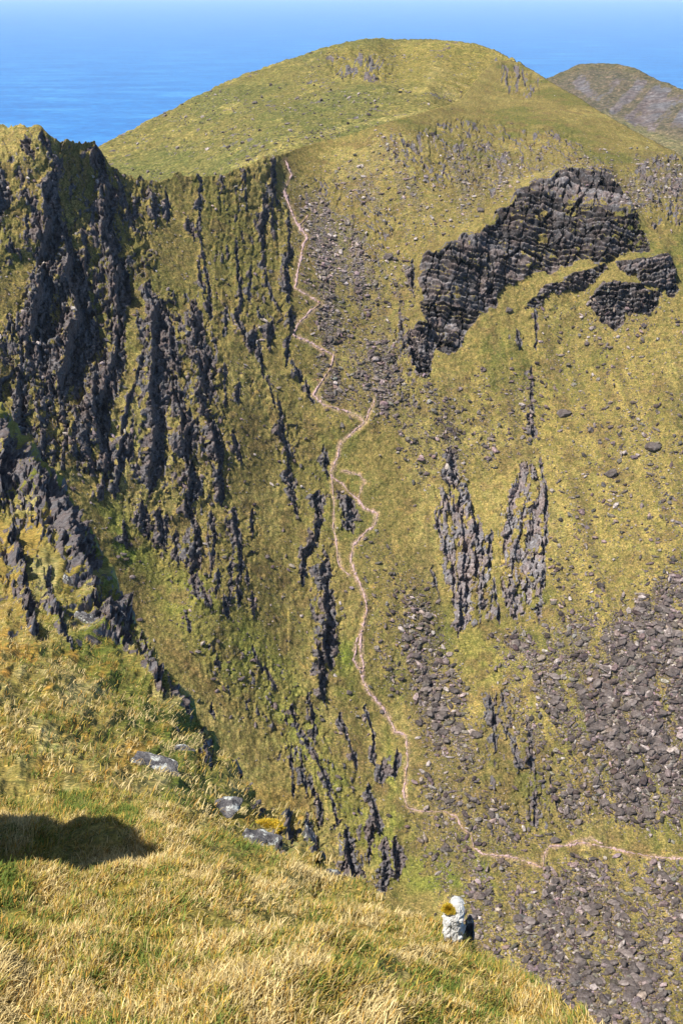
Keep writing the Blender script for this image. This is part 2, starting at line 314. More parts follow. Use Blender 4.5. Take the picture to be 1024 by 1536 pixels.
# broad relief
Hh+=f2(u/120,v/150,4,5)*6*sc*ss(500,350,u)*ss(1000,700,v)
Hh+=f2(u/70,v/90,4,6)*7*sc*ss(350,560,u)*ss(200,320,v)
RIBS=[(6,[(62,205),(85,240),(92,262)]),(20,[(87,262),(82,300),(87,340),(72,388)]),(17,[(0,262),(8,300),(0,325)]),(15,[(146,226),(158,260),(167,300),(162,328)]),
(9,[(98,340),(108,380),(121,420)]),(6,[(127,350),(132,400)]),(20,[(158,335),(178,395),(192,430)]),(9,[(176,266),(190,310),(200,340),(210,352)]),
(10,[(232,298),(236,335)]),(7,[(250,288),(252,326)]),(5,[(301,262),(300,326)]),(4.5,[(298,335),(304,380),(312,420),(315,445)]),(8,[(283,330),(291,356)]),
(9,[(297,398),(306,432)]),(6,[(313,448),(317,472)]),(4,[(367,262),(370,315)]),(8,[(398,296),(396,338)]),(5,[(393,338),(395,395),(406,446)]),(10,[(407,236),(412,300)]),
(4,[(408,308),(410,356)]),(4,[(433,318),(433,372)]),(8,[(434,372),(432,400),(435,448)]),(4,[(354,362),(358,420),(363,450)]),(4,[(376,405),(375,450)]),
(30,[(118,395),(128,470),(118,540),(100,580)]),(20,[(186,400),(182,470),(176,540),(162,612)]),(22,[(78,400),(72,450),(60,520),(62,560)]),(26,[(150,560),(152,610),(150,660)]),
(14,[(224,432),(240,470),(252,502)]),(30,[(244,470),(244,540),(240,600),(236,660),(230,728)]),(16,[(254,500),(262,540),(270,552)]),(5,[(218,530),(200,590),(184,648)]),
(14,[(262,574),(272,612),(275,640)]),(20,[(297,470),(308,520),(316,545)]),(18,[(303,540),(314,596)]),(7,[(300,590),(318,645)]),(11,[(320,636),(330,700),(332,752)]),
(15,[(290,640),(283,690),(290,750)]),(14,[(282,758),(292,782)]),(6,[(337,552),(338,606)]),(6,[(358,578),(357,602)]),(8,[(350,652),(362,692)]),(9,[(356,470),(366,506)]),
(9,[(382,498),(377,522)]),(9,[(408,486),(404,520)]),(6,[(388,518),(396,562)]),(4,[(402,568),(412,606)]),(8,[(420,636),(430,680),(437,735),(446,770)]),(3.5,[(417,598),(425,640)]),
(8,[(436,468),(441,500)]),(8,[(434,508),(429,542)]),(8,[(440,546),(451,568)]),(8,[(462,578),(468,598)]),(7,[(250,780),(252,800)]),(7,[(265,802),(266,842)]),
(14,[(296,790),(294,855)]),(6,[(318,772),(323,800),(321,842)]),(8,[(350,768),(355,800),(362,840),(357,906)]),(6,[(345,848),(345,902)]),(4,[(378,768),(378,802)]),
(5,[(370,858),(372,878)]),(4,[(380,892),(381,922)]),(6,[(326,858),(326,888)]),(6,[(294,862),(298,892)]),(7,[(303,878),(314,908)]),(7,[(338,898),(341,922)]),(6,[(278,922),(285,942)]),
(13,[(476,745),(479,780),(469,812),(459,834)]),(7,[(457,838),(455,872)]),(15,[(486,845),(493,895),(498,950),(497,992)]),(10,[(484,678),(490,708)]),(10,[(478,975),(484,1020),(489,1052)]),
(11,[(464,1046),(469,1078)]),(6,[(510,1075),(524,1110),(536,1150)]),(6,[(548,1062),(560,1100),(563,1142)]),(8,[(596,1130),(590,1162)]),(7,[(471,1094),(472,1112)]),
(6,[(452,1100),(470,1130),(485,1155),(496,1182)]),(5,[(465,1168),(473,1196)]),(9,[(476,1198),(481,1220),(475,1246)]),(10,[(553,1182),(561,1215),(554,1258)]),(10,[(563,1222),(571,1246)]),
(18,[(519,1250),(530,1290),(551,1338)]),(8,[(517,1292),(515,1322)]),(4,[(553,1262),(554,1292)]),(14,[(580,1266),(578,1300),(580,1334)]),(10,[(595,1262),(601,1290),(597,1312)]),
(5,[(495,1192),(506,1232)]),(12,[(574,1148),(572,1170)]),(5,[(438,1060),(444,1090)]),(5,[(398,1000),(412,1030)]),(5,[(380,975),(392,1005)]),(4,[(436,1120),(440,1190)]),(6,[(452,1150),(460,1185)]),
(5,[(318,1060),(322,1076)]),(4,[(325,985),(330,1002)]),(10,[(215,760),(222,800)]),(10,[(236,770),(246,820)]),(8,[(185,790),(190,815)]),(7,[(200,640),(196,690)]),(12,[(190,660),(182,700),(176,740)]),
(9,[(160,660),(165,700),(150,745)]),(14,[(30,560),(40,600),(34,640)]),(8,[(14,480),(20,520)]),(6,[(42,330),(44,365)]),(5,[(170,420),(172,460)]),
(10,[(20,370),(28,385)]),(9,[(40,290),(50,310)]),(12,[(40,215),(52,235)]),(10,[(60,330),(66,372)]),(6,[(206,470),(210,500)]),(7,[(340,470),(338,500)]),
# right-hand side
(5,[(796,556),(798,628)]),(8,[(793,625),(800,650)]),(5,[(811,690),(818,735),(818,800),(814,862)]),(4,[(812,862),(808,930)]),(9,[(674,676),(682,724)]),(6,[(688,755),(700,830),(692,890),(688,948)]),
(8,[(704,752),(718,800),(712,856)]),(5,[(725,825),(722,905)]),(4,[(787,755),(772,830),(760,900)]),(5,[(676,820),(682,905)]),(6,[(648,855),(658,892)]),(5,[(703,860),(700,925)]),(5,[(736,800),(733,850)]),
(5,[(742,870),(748,930)]),(4,[(652,770),(668,830)]),(5,[(745,1058),(757,1060)]),(6,[(732,1046),(744,1090)]),(6,[(752,1046),(756,1060)]),(4,[(745,1075),(775,1118)]),(5,[(790,1080),(800,1120)]),(10,[(774,1120),(778,1150)]),
(11,[(796,1124),(794,1148)]),(6,[(738,1060),(742,1125)]),(5,[(802,1185),(805,1240)]),(7,[(812,1170),(812,1176)]),(6,[(826,1170),(834,1210)]),(6,[(730,380),(732,440)]),(5,[(804,470),(803,520)]),(7,[(775,500),(779,520)]),
(6,[(510,742),(517,770)]),(9,[(524,742),(526,792)]),(7,[(484,930),(488,960)]),(6,[(635,1000),(650,1040)]),(7,[(612,500),(618,540)]),(6,[(618,395),(620,440)]),(5,[(600,470),(606,520)])]
ribs(u,v,None,RIBS,Hh,Rk,sc,100,1.15)
print('ribs',time.time()-T0)
ZL=[(.80,18,[(60,380),(190,400),(188,560),(168,640),(165,720),(60,700),(-40,640),(-40,520),(30,470)]),
    (.56,16,[(60,200),(150,215),(240,270),(235,420),(190,430),(60,400),(70,300)]),
    (.52,15,[(215,430),(330,440),(345,760),(225,740),(235,600)]),
    (.44,12,[(180,740),(310,740),(385,780),(385,930),(280,900),(190,800)]),
    (.44,11,[(240,262),(430,235),(440,500),(330,480),(300,300)]),
    (.5,12,[(-100,180),(60,190),(50,300),(20,420),(-100,420)]),
    (.45,10,[(470,640),(500,680),(510,1000),(480,1060),(450,860)]),
    (.42,9,[(270,920),(430,1000),(560,1180),(600,1330),(500,1330),(440,1180),(300,1000)]),
    (.45,10,[(355,560),(380,560),(460,640),(450,780),(410,640)])]
ZR=[(.72,11,[(650,740),(680,672),(706,740),(740,830),(742,930),(690,950),(668,900)]),
    (.8,13,[(745,760),(780,690),(815,700),(822,780),(815,925),(765,935),(750,880)]),
    (.55,11,[(715,1040),(760,1030),(800,1130),(835,1240),(800,1250),(730,1180)]),
    (.6,12,[(500,735),(540,745),(540,805),(505,800)]),
    (.5,12,[(600,470),(650,480),(650,580),(620,620),(560,560)]),
    (.62,9,[(940,262),(985,225),(1040,232),(1060,330),(985,350),(955,300)]),(.7,8,[(742,90),(775,95),(815,122),(800,150),(760,140),(745,115)]),
    (.60,7,[(560,205),(690,175),(860,200),(930,262),(800,262),(740,300),(620,275)]),(.55,8,[(450,262),(540,270),(600,330),(560,420),(490,330)]),
    (.55,10,[(500,80),(560,75),(590,120),(520,125)])]
for i,(k,lam,pg) in enumerate(ZL): sawzone(u,v,zone(u,v,pg,14)*k,lam,Hh,Rk,sc,300+20*i,.55,.05 if i<6 else .2,.12)
for i,(k,lam,pg) in enumerate(ZR[:9]): sawzone(u,v,zone(u,v,pg,8)*k,lam,Hh,Rk,sc,600+20*i,.32,-.05 if i<7 else 1.1,.05 if i<7 else .16)
RV=RV-.10*ss(520,440,u)  # rock on the left wall darkened in colour to deepen the rib shadows
for _k,_l,_pg in ZR[:2]: RV=RV+zone(u,v,_pg,12)*(.55+.3*f2(u/12,v/30,3,880))
# crags: upper edge and foot, left to right
CRAGS=[('big',[(630,400),(636,386),(664,383),(667,373),(688,370),(690,360),(716,358),(720,344),(741,347),(745,322),(764,316),(768,297),(790,290),(796,279),(824,276),(830,266),(880,262),(912,266),(928,288),(945,305),(960,340),(976,374)],
              [(630,470),(640,495),(658,530),(672,532),(690,518),(702,490),(722,470),(745,462),(750,432),(775,424),(800,414),(835,406),(860,396),(905,398),(930,386),(976,376)],.17,7.,-.22,15.),
       ('foot',[(612,500),(628,486),(648,500),(652,520)],[(612,512),(628,560),(645,566),(652,530)],.3,6.,-.2,12.),
       ('ledge',[(806,436),(840,424),(870,410),(908,398)],[(806,446),(840,438),(870,436),(908,410)],.5,6.,-.35,10.),
       ('right',[(926,396),(960,392),(990,384),(1008,398),(1014,430)],[(926,408),(955,424),(985,436),(1004,450),(1014,440)],.4,6.,.15,11.),
       ('knob',[(884,450),(900,432),(935,430),(975,440),(992,440)],[(884,462),(900,486),(918,496),(940,470),(975,468),(992,446)],.4,7.,.0,11.),
       ('slab_small',[(788,452),(812,444)],[(788,462),(812,458)],.6,6.,-.2,9.)]
CM={}
for i,(n,t,b,A,st,ti,jo) in enumerate(CRAGS): CM[n]=crag(u,v,t,b,A,Hh,Rk,sc,900+30*i,st,ti,jo)
print('crags',time.time()-T0)
# the worn path is benched into the slope
PATHS=[(4.3,[(428,240),(437,262),(426,285),(434,310),(442,330),(460,355),(452,380),(446,405),(443,432),(470,448),(481,455),(462,472),(445,487),(440,502),(470,517),(501,534),(496,552),(483,572),(470,592),(488,608),(515,616),(538,625),(546,634),(525,652),(511,664),(504,690),(496,712)]),
       (3.9,[(496,712),(504,722),(513,726),(522,738),(536,748),(546,762),(566,770),(562,786),(540,806),(529,818),(526,842),(534,866),(546,892),(550,918),(543,945),(541,975),(545,1000),(543,1020),(556,1042),(572,1060),(584,1080),(592,1098),(609,1104),(612,1130),(608,1160),(606,1190),(611,1212),(635,1218),(665,1217),(686,1226),(693,1243),(706,1252),(709,1272),(724,1282),(760,1285),(790,1293),(812,1302),(815,1285),(822,1270),(850,1268),(872,1264),(905,1270),(950,1281),(990,1287),(1040,1288),(1140,1300)]),
       (1.8,[(496,712),(500,745),(500,790),(505,825),(510,850),(524,864)]),
       (1.8,[(546,762),(538,745),(547,722),(538,712),(512,706)]),
       (2.4,[(850,1268),(860,1262),(885,1258),(905,1266)]),
       (2.2,[(440,325),(448,340),(462,322)]),(2.6,[(548,632),(556,612),(560,598)]),(3.,[(543,945),(533,965),(531,990),(538,1003),(545,1002)])]
PD=np.full(u.shape,99,f32)
for w,pts in PATHS:
    xs=[p[0] for p in pts]; ys=[p[1] for p in pts]
    sel=(u>min(xs)-14)&(u<max(xs)+14)&(v>min(ys)-14)&(v<max(ys)+14)
    d=polydist(u[sel],v[sel],pts,False)-w*.5; PD[sel]=np.minimum(PD[sel],d)
flat=ss(-1,6,PD)
Hh*=(.25+.75*flat).astype(f32); Rk*=flat.astype(f32)
# rough turf and rock grain
turf=f3(P/3.2,3,40); tus=n3(P*np.array([1.2,.8,.8]),44)
rocky=ss(.3,.7,Rk)
val,gap=facets(u/6.5+n2(u/9,v/9,3)*.6,v/9+n2(u/9,v/9,4)*.6,55,1.4)
Hh+=(turf*.65+tus*.22)*(.35+.65*flat)*(1+rocky*.6)
bz=np.maximum(zone(u,v,ZR[0][2],8),zone(u,v,ZR[1][2],8)); v9,g9=facets((u+.08*v)/13+n2(u/20,v/20,8)*.4,v/38,57,1.5); Hh+=rocky*bz*(v9*7-(g9<.05)*2.5)*sc
Hh+=rocky*(1-.6*ss(.3,.7,np.abs(CM['big'])*1.)-.85*bz*(~CM['big']))*(val*4.0-(gap<.07)*1.5)*sc*ss(2,8,PD)
# steep breaks show rock even where nothing was traced
gx=np.abs(np.gradient(Hh,axis=1))/(1.3*sc); gy=np.abs(np.gradient(Hh,axis=0))/(1.3*sc)
Rk=np.maximum(Rk,ss(1.5,2.1,np.hypot(gx,gy))*flat*.9)
OUT=np.array([0,-.90,.43]); DISP=P+(OUT*.8+Nn*.2)*(Hh*1.2)[...,None]
# back of the ridge
cr=DISP[-1]; k=np.arange(1,nb+1)/nb
back=cr[None]+np.stack([(-.1*k**1.5*160)[:,None]*np.ones(len(us)),(k**1.5*150)[:,None]*np.ones(len(us)),(-(k**1.3)*190)[:,None]*np.ones(len(us))],-1)
back+=np.stack([f2(us/30+0*k[:,None],k[:,None]*9+0*us,3,i+77) for i in range(3)],-1)*(k[:,None,None]*12)
VV=np.concatenate([DISP,back]).astype(f32)
# colour of the turf
big=f3(P/38,3,60); med=f3(P/11,3,64); sml=f3(P/2.6,2,68)
c=np.zeros(P.shape,f32)+np.array([.208,.163,.064],f32)
c=lerp3(c,(.138,.130,.043),ss(.0,.45,big+.5*med)*(.55+.45*ss(380,560,u)))
c=lerp3(c,(.275,.222,.09),ss(.05,.5,-big*.7+med*.6+sml*.3))
c=lerp3(c,(.23,.145,.045),ss(.35,.7,sml+.4*med)*.5)
for k,pg,col in [(.50,[(150,760),(200,780),(420,960),(540,1200),(640,1330),(600,1350),(420,1110),(250,930)],(.150,.185,.028)),
                 (.8,[(580,1090),(605,1230),(700,1330),(620,1340),(580,1260)],(.150,.19,.03)),
                 (.9,[(690,1255),(700,1250),(745,1340),(735,1345)],(.10,.19,.012)),
                 (.7,[(690,960),(760,930),(790,990),(720,1030)],(.14,.175,.03)),
                 (.8,[(505,970),(530,960),(530,1050),(505,1040)],(.13,.18,.025)),
                 (.6,[(150,760),(175,750),(200,830),(190,860)],(.10,.19,.02)),
                 (.5,[(500,60),(760,60),(700,160),(640,150)],(.40,.32,.13)),
                 (.5,[(700,600),(1000,500),(1040,800),(900,960),(830,700)],(.27,.21,.072)),
                 (.35,[(560,600),(680,560),(780,600),(800,700),(640,700)],(.22,.18,.07)),
                 (.8,[(255,960),(350,1060),(345,1070),(250,970)],(.17,.10,.05)),
                 (.45,[(360,1180),(460,1180),(470,1290),(380,1280)],(.36,.20,.05))]:
    z=zone(u,v,pg,14)*k*np.clip(.7+.8*med,0,1); c=lerp3(c,col,z)
# gravelly ground in the screes
SCREE=[(.72,[(432,262),(500,300),(620,400),(640,470),(590,640),(480,600),(470,470),(440,400)]),
       (.75,[(600,880),(640,900),(700,1040),(720,1130),(700,1190),(650,1150),(600,960)]),
       (.85,[(930,900),(1040,840),(1200,900),(1200,1280),(900,1230),(850,1120),(880,1000)]),
       (.55,[(740,960),(900,900),(900,1240),(830,1240),(760,1060)]),
       (.58,[(840,1290),(1200,1290),(1200,1640),(900,1640),(780,1480),(760,1380)]),
       (.38,[(620,1200),(840,1300),(780,1480),(700,1420),(620,1260)]),
       (.52,[(590,190),(1040,230),(1040,330),(800,270),(620,390),(470,270)]),
       (.75,[(940,240),(1040,240),(1040,300),(960,320),(900,290)]),
       (.42,[(560,560),(820,560),(800,690),(620,730)]),
       (.26,[(800,440),(1060,480),(1060,900),(820,960)]),
       (.45,[(880,440),(1000,440),(960,520),(880,500)]),
       (.34,[(540,780),(660,900),(650,1100),(560,1000)]),
       (.5,[(620,1150),(730,1180),(830,1270),(720,1280),(640,1230)]),
       (.10,[(-100,200),(500,240),(520,1000),(600,1330),(200,900),(-100,700)])]
S=np.zeros(u.shape,f32)
for k,pg in SCREE: S=np.maximum(S,zone(u,v,pg,26)*k)
S=np.clip(S*(1+1.5*f2((u-v*.32)/20,v/95,5,81,.72)),0,1.15)*ss(0,4,PD)
c=lerp3(c,(.15,.125,.085),ss(.3,1.0,S)*.75)
Rk=np.maximum(Rk,ss(.55,1.25,S+.6*n2(u/3.,v/3.,83))*.6)
c=lerp3(c,(.36,.25,.20),(1-ss(-.5,3.2,PD+2.2*n2(u/5,v/5,88)))*.8)
st=f2((u-(v-500)*.32*ss(600,850,u))/13,v/150,4,86); c=lerp3(c,(.29,.222,.082),ss(.05,.4,st)*.6*ss(560,760,u)*ss(440,560,v)); c=lerp3(c,(.15,.115,.055),ss(.1,.45,-st+.4*med)*.6*ss(480,640,u)*ss(400,520,v)); c=lerp3(c,(.165,.118,.055),ss(.15,.42,f3(P/7.,3,87))*.75)
c*=(1+.22*sml)[...,None]
cb=np.repeat(c[-1:],nb,0); rb=np.repeat(Rk[-1:]*.4,nb,0)
attrs={'tint':np.concatenate([c,cb]).reshape(-1,3),'rock':np.concatenate([Rk,rb]).ravel(),'bed_shade':np.concatenate([RV-1,rb*0]).ravel()}
FQ=quads(nf+nb,len(us)); VF=VV.reshape(-1,3)
uc=u[:-1,:-1]; vc=v[:-1,:-1]; nfq=(nf+nb-1)*(len(us)-1)
fm=np.zeros((nf+nb-1,len(us)-1),np.int8)
def cm(m,i): 
    mm=m[:-1,:-1]&(fm[:nf-1]==0)
    if i>1 and mm.any(): mm=largest(mm)
    fm[:nf-1][mm]=i
def largest(mm):
    lab=np.zeros(mm.shape,np.int32); best=0;bl=0;k=0
    M=mm.copy(); pts=np.argwhere(M)
    for a,b_ in pts:
        if not M[a,b_]: continue
        k+=1; st=[(a,b_)]; M[a,b_]=False; n=0
        while st:
            i,j=st.pop(); lab[i,j]=k; n+=1
            for x,y in ((i+1,j),(i-1,j),(i,j+1),(i,j-1)):
                if 0<=x<M.shape[0] and 0<=y<M.shape[1] and M[x,y]: M[x,y]=False; st.append((x,y))
        if n>best: best=n;bl=k
    return lab==bl
cm(CM['big'],1); cm(CM['foot'],2); cm(CM['ledge']|CM['slab_small'],3); cm(CM['right'],4); cm(CM['knob'],5)
rk2=Rk>.45
for i,pg in ((6,ZR[0][2]),(7,ZR[1][2]),(8,ZL[0][2]),(9,[(215,430),(275,430),(280,740),(215,740)]),(10,[(462,640),(506,640),(512,1070),(474,1070),(450,860)]),
             (11,[(504,1240),(562,1240),(570,1345),(508,1345)]),(12,[(566,1255),(612,1255),(612,1345),(570,1345)]),(13,[(276,440),(345,440),(345,770),(276,770)]),(14,[(715,1040),(760,1030),(812,1110),(800,1180),(730,1180)]),(15,ZR[3][2]),
             (16,[(385,225),(422,225),(425,330),(385,330)])):
    cm(inpoly(u,v,pg)&rk2,i)
CL={1:("cliff","tall dark layered cliff with upright cracks below the summit slope"),2:("cliff","small dark cliff standing under the left foot of the tall layered cliff"),
3:("cliff","thin slanting dark rock step on grass just under the tall layered cliff"),4:("cliff","low dark rock step beneath the right end of the tall layered cliff"),
5:("cliff","rounded dark crag with rubble round it, right of the slanting rock step"),6:("buttress","narrow fluted rock buttress, left one of the pair in mid slope"),
7:("buttress","broad smooth slab buttress with shadowed right edge, right one of the pair"),8:("cliff","largest black shattered cliff on the left ridge, tufted with grass"),
9:("cliff","tall black gully wall in the ridge just right of the largest shattered cliff"),10:("rib","long thin dark rock rib immediately left of the winding path"),
11:("rib","black shadowed fin of rock rising behind the foreground grass edge"),12:("rib","forked brown rock fin at the foot of the slope beside green grass"),
13:("rib","double black rib between the gully wall and the plain grass slope"),14:("cliff","small broken overhanging crag above the bend in the lower path"),
15:("crag","brown blocky outcrop enclosed by the loop of the path"),16:("crag","dark square tower of rock on the notch where the path tops the ridge")}
fmf=fm.ravel()
V_,F_,A_=subset(VF,FQ,fmf==0,attrs); o=mesh_obj('headwall_terrain',V_,F_,M_HEAD,True,A_); tag(o,kind='structure')
for i,(nm,lb) in CL.items():
    if not (fmf==i).any(): continue
    V_,F_,A_=subset(VF,FQ,fmf==i,attrs); ctr=V_.mean(0); o=mesh_obj({'rib':'rock_rib','cliff':'rock_cliff','buttress':'rock_buttress','crag':'rock_crag'}[nm],V_-ctr,F_,M_HEAD,True,A_)
    o.location=ctr.tolist(); tag(o,lb,{'rib':'rock rib','cliff':'cliff','buttress':'buttress','crag':'crag'}[nm])
print('headwall',time.time()-T0)
# lookup from a picture direction to the finished ground
def ground(uu,vv):
    uu=np.asarray(uu,float); vv=np.asarray(vv,float); cidx=(uu-us[0])/1.3; ct=np.interp(uu,us,crest)
    r=(VB-vv)/(VB-ct)*(nf-1); return bilin(DISP,r,cidx),bilin(Nn,r,cidx),r,cidx
# ------------------------------------------------------------------ path
m,nt,b=mat('trodden_earth'); nt.links.new(ramp(nt,noise_node(nt,2.2,5,.75),[(.3,(.22,.145,.14)),(.5,(.42,.285,.275)),(.68,(.60,.46,.445))]),b.inputs['Base Color']); bump(nt,b,[(noise_node(nt,2.5,4,.7),.12,1.)]); M_PATH=m
PV=[];PF=[];base=0
for k,(w,pts) in enumerate(PATHS):
    p=np.array(pts,float); seg=np.r_[0,np.cumsum(np.hypot(*np.diff(p,axis=0).T))]; t=np.arange(0,seg[-1],1.2)
    x=np.interp(t,seg,p[:,0]); y=np.interp(t,seg,p[:,1])
    for _ in range(2): x[1:-1]=(x[:-2]+2*x[1:-1]+x[2:])/4; y[1:-1]=(y[:-2]+2*y[1:-1]+y[2:])/4
    x+=f2(t/16,t*0,3,k+20)*2.2; y+=f2(t/16,t*0+5,3,k+30)*1.6
    tx,ty=np.gradient(x),np.gradient(y); l=np.hypot(tx,ty)+1e-6; nx,ny=-ty/l,tx/l
    ww=w*(.27+.42*f2(t/10,t*0+9,3,k+40,.7)+.12*n2(t/2.4,t*0,k+41)+.25*((y>940)&(y<1070))*np.clip(.4+f2(t/8,t*0,2,9),0,1)); ww=np.maximum(ww,.34)
    if k==0: ww*=1+1.3*((y>285)&(y<420))*np.clip(.5+f2(t/9,t*0,2,3),0,1)
    ww[:2]*=.4; ww[-2:]*=.4
    off=np.linspace(-1,1,7)
    ls=1+.8*n2(t/2.2,t*0+1,50+k); rs=1+.8*n2(t/2.2,t*0+2,51+k)
    X=x[:,None]+nx[:,None]*ww[:,None]*np.where(off<0,off*ls[:,None],off*rs[:,None]); Y=y[:,None]+ny[:,None]*ww[:,None]*np.where(off<0,off*ls[:,None],off*rs[:,None])
    G,NN,_,_=ground(X,Y); G=G+NN*((.26-.42*np.abs(off)**3)[None,:]+.42*n2(X/2.6,Y/2.6,60+k))[...,None]
    PV.append(G.reshape(-1,3)); PF.append(quads(len(t),7)+base); base+=len(t)*7
o=mesh_obj('path',np.concatenate(PV),np.concatenate(PF),M_PATH); tag(o,kind='structure')
#PART_HILL
# ================================================================== 2. THE GREEN HILL BEHIND THE RIDGE
DH=tps([(100,240,840),(150,218,880),(250,165,950),(330,125,1000),(400,100,1040),(480,72,1080),(560,58,1110),(640,57,1110),(700,64,1090),(765,88,1040),(818,118,960),
 (250,300,700),(430,225,690),(430,150,860),(550,180,760),(640,140,820),(500,110,950),(700,160,830),(600,90,1040),(300,230,780),(560,130,860),(620,125,880),(690,100,1000),(820,200,800),(500,300,650)])
hu=np.arange(60,845,1.5); hn=190
hc=np.interp(hu,[60,150,200,250,290,330,365,400,440,480,520,560,600,640,680,710,740,765,800,820,845],[262,218,193,167,146,127,113,100,87,73,64,59,57,58,62,65,74,88,106,119,150])+f2(hu/25,hu*0,3,91)*1.2
hs=np.linspace(0,1,hn)[::-1]
hv=hc[None]+(330-hc[None])*hs[:,None]; hU=np.repeat(hu[None],hn,0); hD=DH(hU,hv); hP=at(hU,hv,hD); hN=gnormal(hP)
if hN[hn//2,200,2]<0: hN=-hN
hsc=(hD/F).astype(f32); hH=f2(hU/60,hv/40,4,92)*3*hsc; hR=np.zeros(hU.shape,f32)
# hollow below the summit with a broken rim
rim=[(486,86),(500,100),(520,112),(560,122),(620,128),(660,140),(690,156)]
dr=polydist(hU,hv,rim,False); inb=zone(hU,hv,[(486,84),(560,68),(700,72),(760,92),(740,150),(690,156),(640,128),(560,122),(505,112)],7)
hH-=inb*4*hsc; 
z=zone(hU,hv,[(484,82),(560,72),(600,100),(560,122),(500,118)],9)*.66; sawzone(hU,hv,z,7,hH,hR,hsc,950,.4,-.7,.12)
z=zone(hU,hv,[(740,84),(770,90),(800,110),(812,130),(770,130),(745,110)],6)*.8; sawzone(hU,hv,z,9,hH,hR,hsc,970,.4,.3,.1)
sp=f3(hP/5,2,95); hH+=(f3(hP/7,3,94)*1.3+n3(hP/2.4,96)*.5)
hR=np.maximum(hR,ss(.44,.6,sp+.35*f2(hU/60,hv/22,3,97)+.0)*.75)
HD=hP+hN*hH[...,None]; kk=np.arange(1,31)/30
hb=HD[-1][None]+np.stack([(-60*kk)[:,None]*np.ones(len(hu)),(260*kk**1.4)[:,None]*np.ones(len(hu)),(-300*kk**1.5)[:,None]*np.ones(len(hu))],-1)
b1=f3(hP/90,3,98); b2=f3(hP/14,3,99)
hc_=np.zeros(hP.shape,f32)+np.array([.18,.153,.058],f32)
hc_=lerp3(hc_,(.145,.140,.052),ss(-.1,.4,b1)); hc_=lerp3(hc_,(.28,.235,.085),ss(0,.5,b2-b1*.5)*.8)
hc_=lerp3(hc_,(.44,.36,.19),zone(hU,hv,[(640,80),(700,110),(720,140),(680,150),(640,120)],12)*ss(-.3,.4,b2)*.8)
hc_=lerp3(hc_,(.24,.19,.06),zone(hU,hv,[(486,70),(740,60),(780,95),(720,150),(640,128),(500,115)],10)*.6)
hc_=lerp3(hc_,(.33,.28,.12),ss(5,0,polydist(hU,hv,[(350,250),(420,222),(520,190),(640,165)],False)+4*b2)*.5)
hc_*=(1+.14*sp)[...,None]
o=mesh_obj('green_hill',np.concatenate([HD,hb]).reshape(-1,3),quads(hn+30,len(hu)),M_HILL,True,{'tint':np.concatenate([hc_,np.repeat(hc_[-1:],30,0)]).reshape(-1,3),'rock':np.concatenate([hR,np.zeros((30,len(hu)),f32)]).ravel()})
tag(o,kind='structure')
# ================================================================== 3. THE FAR BROWN HILL
eu=np.arange(760,1180,1.5); en=110
ec=np.interp(eu,[760,800,820,840,860,880,900,925,950,975,1000,1024,1100,1180],[160,132,117,108,101,97,96,98,104,113,124,135,172,215])+f2(eu/20,eu*0,3,111)*.8
es=np.linspace(0,1,en)[::-1]; ev=ec[None]+(330-ec[None])*es[:,None]; eU=np.repeat(eu[None],en,0)
eD=2700-(ev-96)*5.2-(eU-900)*.6; eP=at(eU,ev,eD); eN=gnormal(eP)
if eN[en//2,100,2]<0: eN=-eN
eH=f2(eU/30,ev/26,4,112)*6+f3(eP/22,3,113)*3; eE=eP+eN*eH[...,None]
kk=np.arange(1,21)/20; eb=eE[-1][None]+np.stack([0*kk[:,None]*np.ones(len(eu)),(900*kk)[:,None]*np.ones(len(eu)),(-620*kk**1.5)[:,None]*np.ones(len(eu))],-1)
q=f2((eU+ev*.9)/16,(ev-eU*.2)/30,4,114)
e_c=np.zeros(eP.shape,f32)+np.array([.125,.10,.075],f32); e_c=lerp3(e_c,(.13,.105,.058),ss(16,2,ev-ec[None])*.8+0*q)
e_c=lerp3(e_c,(.19,.165,.09),zone(eU,ev,[(905,170),(1040,215),(1040,240),(960,205)],8)*.9)
eR=np.clip(zone(eU,ev,[(840,115),(940,108),(1060,150),(1100,215),(1000,215),(900,165)],10)*(.5+.7*q),0,1)
o=mesh_obj('far_hill',np.concatenate([eE,eb]).reshape(-1,3),quads(en+20,len(eu)),M_FAR,True,{'tint':np.concatenate([e_c,np.repeat(e_c[-1:],20,0)]).reshape(-1,3),'rock':np.concatenate([eR,np.zeros((20,len(eu)),f32)]).ravel()})
tag(o,kind='structure')
# ================================================================== 4. SEA
SEA=-850.; 
rr=np.concatenate([[0,300],np.geomspace(600,90000,70)]); aa=np.linspace(0,2*math.pi,121)
sv=np.stack([rr[:,None]*np.cos(aa),rr[:,None]*np.sin(aa),np.full((len(rr),len(aa)),SEA)],-1)
m,nt,b=mat('sea_water'); b.inputs['Roughness'].default_value=.35; b.inputs['Specular IOR Level'].default_value=.25
wv=noise_node(nt,.012,7,.72,None,(1,2.8,1)); wl=noise_node(nt,.0011,4,.6,None,(1,3.2,1))
cc=ramp(nt,wl,[(.35,(.002,.12,.41)),(.5,(.005,.15,.47)),(.65,(.03,.22,.54))]); cc=mix(nt,cc,ramp(nt,wv,[(.38,(.5,.68,.78)),(.5,(1,1,1)),(.62,(2.6,1.6,1.28))]),1.,'MULTIPLY')
nt.links.new(cc,b.inputs['Base Color']); bump(nt,b,[(wv,6.,.5)])
o=mesh_obj('sea',sv.reshape(-1,3),quads(len(rr),len(aa)),m); tag(o,kind='structure')
# low ground under everything, so that no gap shows from another position
gv=np.array([[-3000,-600,-420],[3500,-600,-420],[3500,2600,-520],[-500,1500,-520]],float)
print('hills',time.time()-T0)
